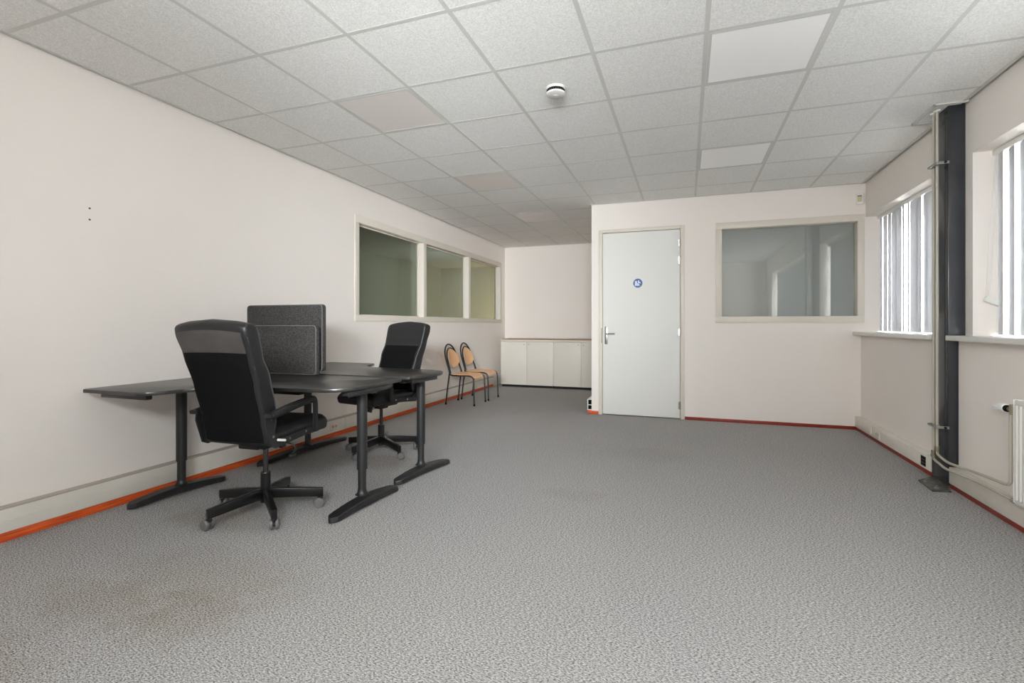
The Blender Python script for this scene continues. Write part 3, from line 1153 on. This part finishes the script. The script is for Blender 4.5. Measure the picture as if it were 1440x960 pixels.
T1 = .765
o1 = round_poly([(-3.318, 1.824, .02), (-2.81, 1.824, .09), (-2.74, 1.99, .2)], 0)[:-7]
k = .373 / .368
o1 = [(-3.33, 1.86), (-3.318, 1.845)] + [(x * k, y * k) for x, y in [(-2.86, 1.824), (-2.82, 1.832), (-2.79, 1.858)] +
    curve2([(-2.765, 1.91), (-2.72, 2.026), (-2.62, 2.13), (-2.48, 2.20), (-2.31, 2.235), (-2.1, 2.25), (-1.96, 2.275)]) +
    [(-1.91, 2.30), (-1.87, 2.335), (-1.846, 2.38), (-1.84, 2.43)]] + [(-1.872, 2.925), (-1.88, 2.945), (-1.905, 2.955), (-3.33, 2.955)]
desk1 = desk('black L-shaped desk nearest the camera, left by the wall, chair back in front', (-2.55, 2.5), o1, T1,
     [(-1.952, 2.60, (-1.93, 2.275), (-1.895, 2.895)), (-3.225, 2.36, (-3.25, 2.04), (-3.205, 2.67))],
     [((-1.925, 2.40), (-1.925, 2.86), .05), ((-3.26, 1.92), (-2.88, 1.92), .04), ((-3.225, 1.92), (-3.225, 2.86), .05), ((-3.2, 2.62), (-1.95, 2.62), .06), ((-1.87, 2.36), (-1.87, 2.78), .012)])
bm = bmesh.new()
b2(bm, (-3.0 + 2.55, 2.40 - 2.5, .70), (-2.27 + 2.55, 2.56 - 2.5, .7475), .02, 4)
obj('cable_tray', bm, M['plastic'], desk1)
T2 = .772
o2 = [(-3.33, 2.968), (-1.86, 2.968), (-1.838, 2.976), (-1.83, 3.0), (-1.785, 3.30), (-1.79, 3.36), (-1.82, 3.44), (-1.87, 3.495), (-1.96, 3.53)] + \
    curve2([(-2.1, 3.545), (-2.35, 3.56), (-2.55, 3.59), (-2.68, 3.64), (-2.745, 3.73), (-2.775, 3.83)]) + [(-2.805, 3.92), (-2.825, 3.94), (-3.33, 3.95)]
desk('black L-shaped desk behind, facing the alcove, its far side by the second chair', (-2.55, 3.35), o2, T2,
     [(-1.937, 3.30, (-1.95, 2.965), (-1.86, 3.60)), (-3.207, 3.50, (-3.25, 3.0), (-3.195, 4.0))],
     [((-1.93, 3.02), (-1.93, 3.45), .05), ((-3.215, 3.05), (-3.215, 3.88), .05), ((-3.2, 3.24), (-1.95, 3.24), .06), ((-1.85, 3.03), (-1.82, 3.34), .012)])

# felt screens clamped along the back edges
def screen(label, x0, x1, y, z0, z1, clamps, zt, rb=.03):
    c = (x0 + x1) / 2
    t = thing('desk_screen', label, 'desk screen', (c, y, zt))
    hw = (x1 - x0) / 2
    bm = bmesh.new()
    out = round_poly([(-hw, z0 - zt, rb), (hw, z0 - zt, rb), (hw, z1 - zt, .03), (-hw, z1 - zt, .03)], .03, 6)
    prism(bm, out, -.022, .022, .01, 3)
    bm.transform(Matrix.Rotation(PI / 2, 4, 'X'))
    p = obj('panel', bm, M['felt'], t)
    bm = bmesh.new()
    tube(bm, [(x, -.0215, z) for x, z in round_poly([(-hw + .004, z0 - zt + .004), (hw - .004, z0 - zt + .004), (hw - .004, z1 - zt - .004), (-hw + .004, z1 - zt - .004)], .027, 6)], .0019, 6, closed=True)
    obj('seam', bm, M['felt_seam'], t)
    for x in clamps:
        bm = bmesh.new()
        b2(bm, (x - c - .03, -.005, 0.0), (x - c + .03, .005, z0 - zt + .03), .002)
        b2(bm, (x - c - .03, -.02, 0.0), (x - c + .03, .02, .004), .001)
        obj('clamp', bm, M['black_steel'], t)
    return t
screen('lower charcoal felt screen standing on the nearer black desk', -3.21, -2.575, 2.915, T1 + .002, 1.137, (-3.0, -2.72), T1, .008)
screen('taller charcoal felt screen standing behind the lower felt screen', -3.33, -2.585, 2.992, T2 + .016, 1.295, (-3.05, -2.72), T2)

# ------------------------------------------------------------------ office chairs
def lerp_tab(tab, z):
    for (z0, v0), (z1, v1) in zip(tab, tab[1:]):
        if z <= z1:
            t = max(0, (z - z0) / (z1 - z0))
            t = t * t * (3 - 2 * t) * .5 + t * .5
            return v0 + (v1 - v0) * t
    return tab[-1][1]
REAR = [(.48, -.225), (.62, -.255), (.80, -.305), (.98, -.362), (1.09, -.405), (1.16, -.415)]
FRNT = [(.48, -.175), (.60, -.150), (.70, -.158), (.85, -.205), (.97, -.268), (1.07, -.295), (1.16, -.325)]
WID = [(.48, .43), (.75, .438), (.95, .458), (1.08, .47), (1.16, .466)]
def back_ring(z, n=44, grow=0.0, sx=1.0, sy=1.0, dz=0.0):
    w = lerp_tab(WID, z) / 2 * sx + grow
    yr, yf = lerp_tab(REAR, z), lerp_tab(FRNT, z)
    cy, hy = (yr + yf) / 2, (yf - yr) / 2 * sy + grow
    ring = []
    for k in range(n):
        a = 2 * PI * k / n
        ca, sa = math.cos(a), math.sin(a)
        x = w * math.copysign(abs(ca) ** .22, ca)
        y = cy + hy * math.copysign(abs(sa) ** .28, sa)
        # hollow the front a little, bow the back
        f = 1 - (x / w) ** 2
        if sa > 0:
            y -= .012 * f
        else:
            y -= .014 * f
        zz = z + dz + .028 * f * max(0, (z - .95) / .2)
        ring.append(Vector((x, y, zz)))
    return ring

def make_chair():
    t = thing('office_chair', '', '', (0, 0, 0))
    bm = bmesh.new()
    tb = bmesh.new()
    R = [back_ring(.48, sx=.94, sy=.5, dz=-.012), back_ring(.485, sx=.985, sy=.85, dz=-.005)]
    n = 26
    for i in range(n + 1):
        R.append(back_ring(.495 + i * (1.115 - .495) / n))
    for k in range(1, 6):
        a = k / 5 * PI / 2
        R.append(back_ring(1.115, sx=1 - .10 * (1 - math.cos(a)), sy=max(.08, math.cos(a)), dz=.032 * math.sin(a)))
    rings = [[tb.verts.new(v) for v in r] for r in R]
    m = len(rings[0])
    for a, b in zip(rings, rings[1:]):
        for k in range(m):
            tb.faces.new((a[k], a[(k + 1) % m], b[(k + 1) % m], b[k]))
    tb.faces.new(list(reversed(rings[0])))
    tb.faces.new(rings[-1])
    bmesh.ops.recalc_face_normals(tb, faces=tb.faces)
    merge(bm, tb)
    obj('backrest', bm, M['leather'], t, sharp=60)
    # rear panels: matt fabric below, leather band above with sheen in its colour
    def rear_patch(za, zb, grow, wf):
        tb = bmesh.new()
        rows = []
        ns = 14
        for i in range(13):
            z = za + (zb - za) * i / 12
            w = lerp_tab(WID, z) / 2 * wf
            yr = lerp_tab(REAR, z)
            row = []
            for j in range(ns + 1):
                x = -w + 2 * w * j / ns
                f = 1 - (x / (lerp_tab(WID, z) / 2)) ** 2
                crown = .028 * f * max(0, (z - .95) / .2)
                row.append((x, yr - .014 * f - grow, z + crown))
            rows.append(row)
        A = [[tb.verts.new(p) for p in r] for r in rows]
        B = [[tb.verts.new((p[0], p[1] + .012, p[2])) for p in r] for r in rows]
        for i in range(12):
            for j in range(ns):
                tb.faces.new((A[i][j], A[i][j + 1], A[i + 1][j + 1], A[i + 1][j]))
                tb.faces.new((B[i][j], B[i + 1][j], B[i + 1][j + 1], B[i][j + 1]))
        for i in range(12):
            tb.faces.new((A[i][0], A[i + 1][0], B[i + 1][0], B[i][0]))
            tb.faces.new((A[i][ns], B[i][ns], B[i + 1][ns], A[i + 1][ns]))
        for j in range(ns):
            tb.faces.new((A[0][j], B[0][j], B[0][j + 1], A[0][j + 1]))
            tb.faces.new((A[12][j], A[12][j + 1], B[12][j + 1], B[12][j]))
        bmesh.ops.recalc_face_normals(tb, faces=tb.faces)
        bm = bmesh.new()
        merge(bm, tb)
        return bm
    obj('back_panel', rear_patch(.485, .985, .0025, .88), M['fabric'], t)
    obj('headrest_band', rear_patch(.987, 1.092, .0012, .88), M['leather_band'], t)
    # matt fabric over the front below the head cushion
    tb = bmesh.new()
    A, B = [], []
    for i in range(15):
        z = .53 + (.945 - .53) * i / 14
        w = lerp_tab(WID, z) / 2
        ra, rb = [], []
        for j in range(15):
            x = (-1 + 2 * j / 14) * w * .88
            y = lerp_tab(FRNT, z) - .012 * (1 - (x / w) ** 2)
            ra.append(tb.verts.new((x, y + .002, z)))
            rb.append(tb.verts.new((x, y - .012, z)))
        A.append(ra)
        B.append(rb)
    for i in range(14):
        for j in range(14):
            tb.faces.new((A[i][j], A[i][j + 1], A[i + 1][j + 1], A[i + 1][j]))
            tb.faces.new((B[i][j], B[i + 1][j], B[i + 1][j + 1], B[i][j + 1]))
        for q in (0, 14):
            tb.faces.new((A[i][q], A[i + 1][q], B[i + 1][q], B[i][q]))
            tb.faces.new((A[q][i], A[q][i + 1], B[q][i + 1], B[q][i]))
    bmesh.ops.recalc_face_normals(tb, faces=tb.faces)
    bm = bmesh.new()
    merge(bm, tb)
    obj('front_panel', bm, M['fabric'], t)
    # piping along both front edges and the rear edges
    for sgn in (-1, 1):
        bm = bmesh.new()
        tube(bm, [(sgn * (lerp_tab(WID, z) / 2 - .005), lerp_tab(FRNT, z) - .012, z) for z in [.52 + .03 * k for k in range(21)]], .004, 8)
        obj('piping', bm, M['piping'], t)
        bm = bmesh.new()
        tube(bm, [(sgn * (lerp_tab(WID, z) / 2 - .006), lerp_tab(REAR, z) + .014, z) for z in [.9 + .025 * k for k in range(8)]], .003, 8)
        obj('piping', bm, M['piping'], t)
    # front head cushion seam
    bm = bmesh.new()
    zz = .955
    tube(bm, [(x, lerp_tab(FRNT, zz) - .012 * (1 - (x / .225) ** 2) + .001, zz) for x in [-.2 + .04 * k for k in range(11)]], .003, 6)
    obj('seam', bm, M['plastic'], t)
    # seat cushion
    tb = bmesh.new()
    nx, ny = 12, 16
    def seat_pt(u, v, top):
        y = -.21 + .52 * v
        w = .226 * (1 - .12 * max(0, v - .8) ** 2 * 25 * .25)
        x = u * w
        ed = max(abs(u), 0)
        z = .548 + .022 * v
        z += -.018 * max(0, (v - .8) / .2) ** 2
        round_ = .028 * (max(0, (abs(u) - .72) / .28) ** 2) + .02 * max(0, (v - .9) / .1) ** 2
        if top:
            return Vector((x, y, z - round_ + .008 * (u * u)))
        return Vector((x * .97, y * 1 if v < .95 else y - .012, .474 - .012 * v))
    A = [[tb.verts.new(seat_pt(-1 + 2 * i / nx, j / ny, True)) for i in range(nx + 1)] for j in range(ny + 1)]
    B = [[tb.verts.new(seat_pt(-1 + 2 * i / nx, j / ny, False)) for i in range(nx + 1)] for j in range(ny + 1)]
    for j in range(ny):
        for i in range(nx):
            tb.faces.new((A[j][i], A[j][i + 1], A[j + 1][i + 1], A[j + 1][i]))
            tb.faces.new((B[j][i], B[j + 1][i], B[j + 1][i + 1], B[j][i + 1]))
    for j in range(ny):
        tb.faces.new((A[j][0], A[j + 1][0], B[j + 1][0], B[j][0]))
        tb.faces.new((A[j][nx], B[j][nx], B[j + 1][nx], A[j + 1][nx]))
    for i in range(nx):
        tb.faces.new((A[0][i], B[0][i], B[0][i + 1], A[0][i + 1]))
        tb.faces.new((A[ny][i], A[ny][i + 1], B[ny][i + 1], B[ny][i]))
    bmesh.ops.recalc_face_normals(tb, faces=tb.faces)
    ed = [e for e in tb.edges if len(e.link_faces) == 2 and e.calc_face_angle(0) > .7]
    bmesh.ops.bevel(tb, geom=ed, offset=.03, segments=5, profile=.5, affect='EDGES', clamp_overlap=True)
    bm = bmesh.new()
    merge(bm, tb)
    obj('seat', bm, M['leather'], t, sharp=55)
    # seat pan and mechanism
    bm = bmesh.new()
    b2(bm, (-.215, -.19, .462), (.215, .22, .482), .008)
    b2(bm, (-.07, -.14, .415), (.07, .10, .466), .012)
    b2(bm, (-.04, -.05, .395), (.04, .05, .42), .008)
    obj('mechanism', bm, M['plastic'], t)
    bm = bmesh.new()
    cyl(bm, (.05, .07, .43), (.05, .115, .405), .012, n=14)
    cyl(bm, (.02, .1, .43), (.02, .12, .375), .021, n=18)
    obj('tension_knob', bm, M['plastic'], t)
    bm = bmesh.new()
    tube(bm, smooth_path([(.07, -.04, .44), (.15, -.05, .445), (.22, -.04, .44), (.235, -.03, .41), (.225, -.04, .385)], 5), .004, 8)
    bx(bm, (.225, -.045, .375), (.02, .05, .02), .006, rot=Matrix.Rotation(.4, 4, 'Y'))
    obj('height_lever', bm, M['plastic'], t)
    # side rails that join seat, back and arms
    for sgn in (-1, 1):
        bm = bmesh.new()
        x = sgn * .232
        out = [(-.225, .468), (-.19, .452), (.12, .478), (.12, .515), (-.15, .497), (-.195, .53), (-.235, .665), (-.262, .665), (-.268, .6)]
        tb = bmesh.new()
        vs = [tb.verts.new((x - .004, y, z)) for y, z in out]
        vt = [tb.verts.new((x + .004, y, z)) for y, z in out]
        tb.faces.new(vs)
        tb.faces.new(list(reversed(vt)))
        for i in range(len(out)):
            tb.faces.new((vs[i], vt[i], vt[(i + 1) % len(out)], vs[(i + 1) % len(out)]))
        bmesh.ops.recalc_face_normals(tb, faces=tb.faces)
        merge(bm, tb)
        for y in (-.18, -.20):
            b2(bm, (min(sgn * .2, x), y - .012, .47), (max(sgn * .2, x), y + .012, .495))
        rail = obj('side_rail', bm, M['plastic'], t)
        for y, z in ((-.08, .483), (.06, .495), (-.225, .62), (-.21, .52)):
            bm = bmesh.new()
            cyl(bm, (x, y, z), (x + sgn * .007, y, z), .0075, n=10)
            obj('bolt', bm, M['chrome'], rail)
        # armrest loop
        bm = bmesh.new()
        xa = sgn * .25
        path = smooth_path([(xa, .128, .485), (xa, .13, .56), (xa, .13, .64), (xa, .122, .672), (xa, .09, .683), (xa, 0, .675), (xa, -.14, .655), (xa, -.245, .64)], 5)
        tube(bm, path, 0, 12, flat=(.045, .009))
        arm = obj('armrest', bm, M['gloss_black'], t)
        bm = bmesh.new()
        pad = smooth_path([(xa, .105, .688), (xa, .04, .687), (xa, -.08, .673), (xa, -.2, .654), (xa, -.265, .644)], 5)
        tube(bm, pad, 0, 14, flat=(.056, .022))
        obj('arm_pad', bm, M['leather'], arm)
    bm = bmesh.new()
    bx(bm, (.244, -.155, .49), (.008, .07, .014), .004, rot=Matrix.Rotation(-.25, 4, 'X'))
    lv = obj('tilt_lever', bm, M['white'], t)
    lv['label'] = 'short white tilt lever'
    # column
    bm = bmesh.new()
    cyl(bm, (0, 0, .07), (0, 0, .245), .028, n=24)
    lathe(bm, [(.028, .245), (.026, .251), (.016, .252)], n=24)
    obj('column_sleeve', bm, M['gloss_black'], t)
    bm = bmesh.new()
    cyl(bm, (0, 0, .24), (0, 0, .40), .0145, n=20)
    obj('gas_spring', bm, M['dark_chrome'], t)
    return t

def add_base(t, center, angles, seed):
    """five-star base swivelled independently of the seat; centre in the chair's own frame"""
    random.seed(seed)
    inv = Matrix.Rotation(-t.rotation_euler.z, 4, 'Z')
    for a in angles:
        a = math.radians(a) - t.rotation_euler.z
        bm = bmesh.new()
        d = Vector((math.cos(a), math.sin(a), 0))
        s = Vector((-d.y, d.x, 0))
        tb = bmesh.new()
        sec = []
        for r, zt, zb, w in ((.018, .150, .092, .036), (.16, .138, .082, .034), (.325, .118, .066, .031)):
            c = d * r
            sec.append([tb.verts.new(c + s * (w / 2 * q) + Vector((0, 0, z))) for q, z in ((-1, zb), (1, zb), (1, zt), (-1, zt))])
        for p, q in zip(sec, sec[1:]):
            for k in range(4):
                tb.faces.new((p[k], p[(k + 1) % 4], q[(k + 1) % 4], q[k]))
        tb.faces.new(list(reversed(sec[0])))
        tb.faces.new(sec[-1])
        bmesh.ops.recalc_face_normals(tb, faces=tb.faces)
        bmesh.ops.bevel(tb, geom=tb.edges[:], offset=.003, segments=2, profile=.5, affect='EDGES')
        merge(bm, tb)
        arm = obj('base_arm', bm, M['gloss_black'], t)
        bm = bmesh.new()
        c = d * .312
        cyl(bm, (c.x, c.y, .05), (c.x, c.y, .08), .008, n=12)
        ra = random.uniform(0, 2 * PI)
        wx = Vector((math.cos(ra), math.sin(ra), 0))
        off = Vector((-wx.y, wx.x, 0)) * .016
        hub = Vector((c.x, c.y, .030)) + off
        for q in (-1, 1):
            p0, p1 = hub + wx * (q * .007), hub + wx * (q * .026)
            lathe(bm, [(.012, 0), (.030, .001), (.030, .012), (.026, .017), (.012, .019)], p0, 24, mi=0, rot=(wx * q).to_track_quat('Z', 'Y').to_matrix().to_4x4())
        cyl(bm, hub - wx * .012, hub + wx * .012, .014, n=16, mi=1)
        bx(bm, (c.x + off.x * .3, c.y + off.y * .3, .055), (.026, .026, .022), .006, mi=1)
        obj('caster', bm, [M['grey_wheel'], M['plastic']], arm)

chair = make_chair()
chair2 = copy_tree(chair)
def place_chair(t, loc, th, label, angles, seed):
    t.location = (loc[0], loc[1], 0)
    t.rotation_euler = (0, 0, math.radians(th) - PI / 2)
    tag(t, label, 'office chair', 'black office chairs at the desks')
    add_base(t, loc, angles, seed)
place_chair(chair, (-2.412, 2.285), 95, 'black high-backed office chair nearest the camera, seen from behind', [-106, -36, 38, 112, 186], 4)
place_chair(chair2, (-2.575, 3.70), 259, 'black high-backed office chair behind the desks, seen from its front', [-100, -28, 44, 116, 184], 9)

# ------------------------------------------------------------------ plywood visitor chairs
def make_visitor():
    t = thing('visitor_chair', '', '', (0, 0, 0))
    r = .0105
    def hoop(w0, yb, zb, w1, y1, z1, yt, zt, n=26):
        pts = []
        for k in range(n + 1):
            a = PI * k / n
            pts.append((w1 * math.cos(a), y1 + (yt - y1) * math.sin(a), z1 + (zt - z1) * math.sin(a)))
        return [(w0, yb, zb)] + pts + [(-w0, yb, zb)]
    bm = bmesh.new()
    tube(bm, hoop(.19, -.165, .45, .178, -.235, .66, -.285, .855), r, 10)
    tube(bm, hoop(.178, -.155, .45, .160, -.212, .63, -.262, .80), r * .9, 10)
    obj('back_frame', bm, M['black_steel'], t)
    # seat frame rails with front cross bar
    bm = bmesh.new()
    for s in (-1, 1):
        tube(bm, smooth_path([(s * .19, -.165, .455), (s * .19, -.15, .428), (s * .19, -.11, .418), (s * .19, 0, .418), (s * .19, .12, .420), (s * .19, .165, .414)], 5), r, 10)
    tube(bm, [(-.19, -.11, .416), (.19, -.11, .416)], r * .8, 8)
    tube(bm, [(-.19, .13, .412), (.19, .13, .412)], r * .8, 8)
    obj('seat_frame', bm, M['black_steel'], t)
    for s in (-1, 1):
        bm = bmesh.new()
        tube(bm, smooth_path([(s * .19, .15, .416), (s * .19, .185, .402), (s * .191, .205, .37), (s * .194, .212, .3), (s * .2, .222, .012)], 5), r, 10)
        leg = obj('leg', bm, M['black_steel'], t)
        bm = bmesh.new()
        cyl(bm, (s * .2, .2225, 0), (s * .2, .2215, .03), .0135, n=12)
        obj('foot_cap', bm, M['blk'], leg)
        bm = bmesh.new()
        tube(bm, [(s * .19, -.168, .46), (s * .195, -.195, .25), (s * .2, -.222, .012)], r, 10)
        leg = obj('leg', bm, M['black_steel'], t)
        bm = bmesh.new()
        cyl(bm, (s * .2, -.2225, 0), (s * .2, -.2215, .03), .0135, n=12)
        obj('foot_cap', bm, M['blk'], leg)
    # moulded plywood seat: rounded outline, dished, front edge curling down
    out = round_poly([(-.185, -.17, .09), (.185, -.17, .09), (.182, .215, .07), (-.182, .215, .07)], .08, 8)
    tb = bmesh.new()
    def zz(x, y):
        return .436 - .012 * (1 - (x / .19) ** 2) * (1 - ((y - .0) / .22) ** 2) - (.055 * max(0, (y - .10) / .115) ** 2)
    nr = 7
    rings_t, rings_b = [], []
    for k in range(nr, 0, -1):
        f = k / nr
        rings_t.append([tb.verts.new((x * f, .02 + (y - .02) * f, zz(x * f, .02 + (y - .02) * f) + .005)) for x, y in out])
        rings_b.append([tb.verts.new((x * f, .02 + (y - .02) * f, zz(x * f, .02 + (y - .02) * f) - .006)) for x, y in out])
    m = len(out)
    for R in (rings_t, rings_b):
        for a, b in zip(R, R[1:]):
            for k in range(m):
                tb.faces.new((a[k], a[(k + 1) % m], b[(k + 1) % m], b[k]))
        tb.faces.new(R[-1])
    for k in range(m):
        tb.faces.new((rings_b[0][k], rings_b[0][(k + 1) % m], rings_t[0][(k + 1) % m], rings_t[0][k]))
    bmesh.ops.recalc_face_normals(tb, faces=tb.faces)
    bm = bmesh.new()
    merge(bm, tb)
    obj('seat', bm, M['ply'], t)
    # oval backrest board, slightly dished, leaning with the hoop
    tb = bmesh.new()
    nr, m = 6, 40
    F, B = [], []
    for k in range(nr, 0, -1):
        f = k / nr
        ra, rb = [], []
        for i in range(m):
            a = 2 * PI * i / m
            x = .152 * f * math.cos(a)
            v = .135 * f * math.sin(a)
            x *= 1 - .16 * (v / .135)
            z = .655 + v
            y = -.205 - .25 * v - .02 + .028 * (x / .15) ** 2 + .0
            ra.append(tb.verts.new((x, y + .005, z)))
            rb.append(tb.verts.new((x, y - .006, z)))
        F.append(ra)
        B.append(rb)
    for R in (F, B):
        for a, b in zip(R, R[1:]):
            for k in range(m):
                tb.faces.new((a[k], a[(k + 1) % m], b[(k + 1) % m], b[k]))
        tb.faces.new(R[-1])
    for k in range(m):
        tb.faces.new((B[0][k], B[0][(k + 1) % m], F[0][(k + 1) % m], F[0][k]))
    bmesh.ops.recalc_face_normals(tb, faces=tb.faces)
    bm = bmesh.new()
    merge(bm, tb)
    obj('backrest', bm, M['ply'], t)
    return t
v1 = make_visitor()
v2 = copy_tree(v1)
for t, y, lab in ((v1, 6.43, 'plywood chair on black steel frame by the wall, nearer the desks'), (v2, 6.945, 'plywood chair on black steel frame by the wall, nearer the white cabinets')):
    t.location = (-3.03, y, 0)
    t.rotation_euler = (0, 0, -PI / 2)
    tag(t, lab, 'chair', 'plywood chairs along the left wall')

# ------------------------------------------------------------------ cabinets in the alcove
def cabinet(x0, w, label):
    t = thing('cabinet', label, 'cabinet', (x0 + w / 2, 8.40, 0), 0, 'white cabinets along the alcove back wall')
    hw, D, zt = w / 2, .5, .868
    bm = bmesh.new()
    b2(bm, (-hw + .001, .02, .055), (-hw + .019, D, zt), .001)
    b2(bm, (hw - .019, .02, .055), (hw - .001, D, zt), .001)
    b2(bm, (-hw + .001, .004, zt - .032), (hw - .001, D, zt), .002)
    b2(bm, (-hw + .019, .02, .055), (hw - .019, D, .075))
    b2(bm, (-hw + .019, D - .01, .075), (hw - .019, D, zt - .03))
    obj('body', bm, M['cabinet'], t)
    bm = bmesh.new()
    b2(bm, (-hw + .012, .045, 0), (hw - .012, D - .02, .056))
    obj('plinth', bm, M['plinth_black'], t)
    for s in (-1, 1):
        bm = bmesh.new()
        a, b = sorted((s * .0015, s * (hw - .002)))
        b2(bm, (a, 0, .046), (b, .018, zt - .036), .002)
        d = obj('door', bm, M['cabinet'], t)
        bm = bmesh.new()
        cyl(bm, (s * .045, .001, zt - .085), (s * .045, -.006, zt - .085), .0085, n=16)
        bx(bm, (s * .045, -.0065, zt - .085), (.002, .002, .008))
        obj('lock', bm, M['bracket'], d)
    return t
cabinet(-3.25, 1.005, 'white two-door cabinet in the alcove, left one by the wall')
cabinet(-2.243, 1.0, 'white two-door cabinet in the alcove, right one behind the door partition')
def board(x0, x1, y0, y1, z, warp, label):
    t = bmesh.new()
    n = 12
    A, B = [], []
    for i in range(n + 1):
        u = i / n
        x = (x0 - x1) / 2 + (x1 - x0) * u
        zz = warp * (4 * u * (1 - u)) ** 2
        A.append([t.verts.new((x, yy, zz + .012)) for yy in (y0 - y1) / 2 * Vector((1, -1))])
        B.append([t.verts.new((x, yy, zz)) for yy in (y0 - y1) / 2 * Vector((1, -1))])
    for i in range(n):
        t.faces.new((A[i][0], A[i + 1][0], A[i + 1][1], A[i][1]))
        t.faces.new((B[i][0], B[i][1], B[i + 1][1], B[i + 1][0]))
        for k in (0, 1):
            t.faces.new((A[i][k], A[i + 1][k], B[i + 1][k], B[i][k]))
    t.faces.new((A[0][0], A[0][1], B[0][1], B[0][0]))
    t.faces.new((A[n][0], A[n][1], B[n][1], B[n][0]))
    bmesh.ops.recalc_face_normals(t, faces=t.faces)
    bm = bmesh.new()
    merge(bm, t)
    o = obj('wooden_board', bm, M['board'], loc=((x0 + x1) / 2, (y0 + y1) / 2, z))
    return tag(o, label, 'board', 'boards lying on the cabinets')
M['board'] = mat('brown_board', srgb(178, 134, 92), .5, noise=(6, srgb(150, 106, 68), .25))
board(-3.245, -2.25, 8.41, 8.88, .8685, .004, 'thin brown board lying on the left white cabinet')
board(-2.24, -1.25, 8.41, 8.88, .8685, .004, 'thin brown board lying on the right white cabinet')
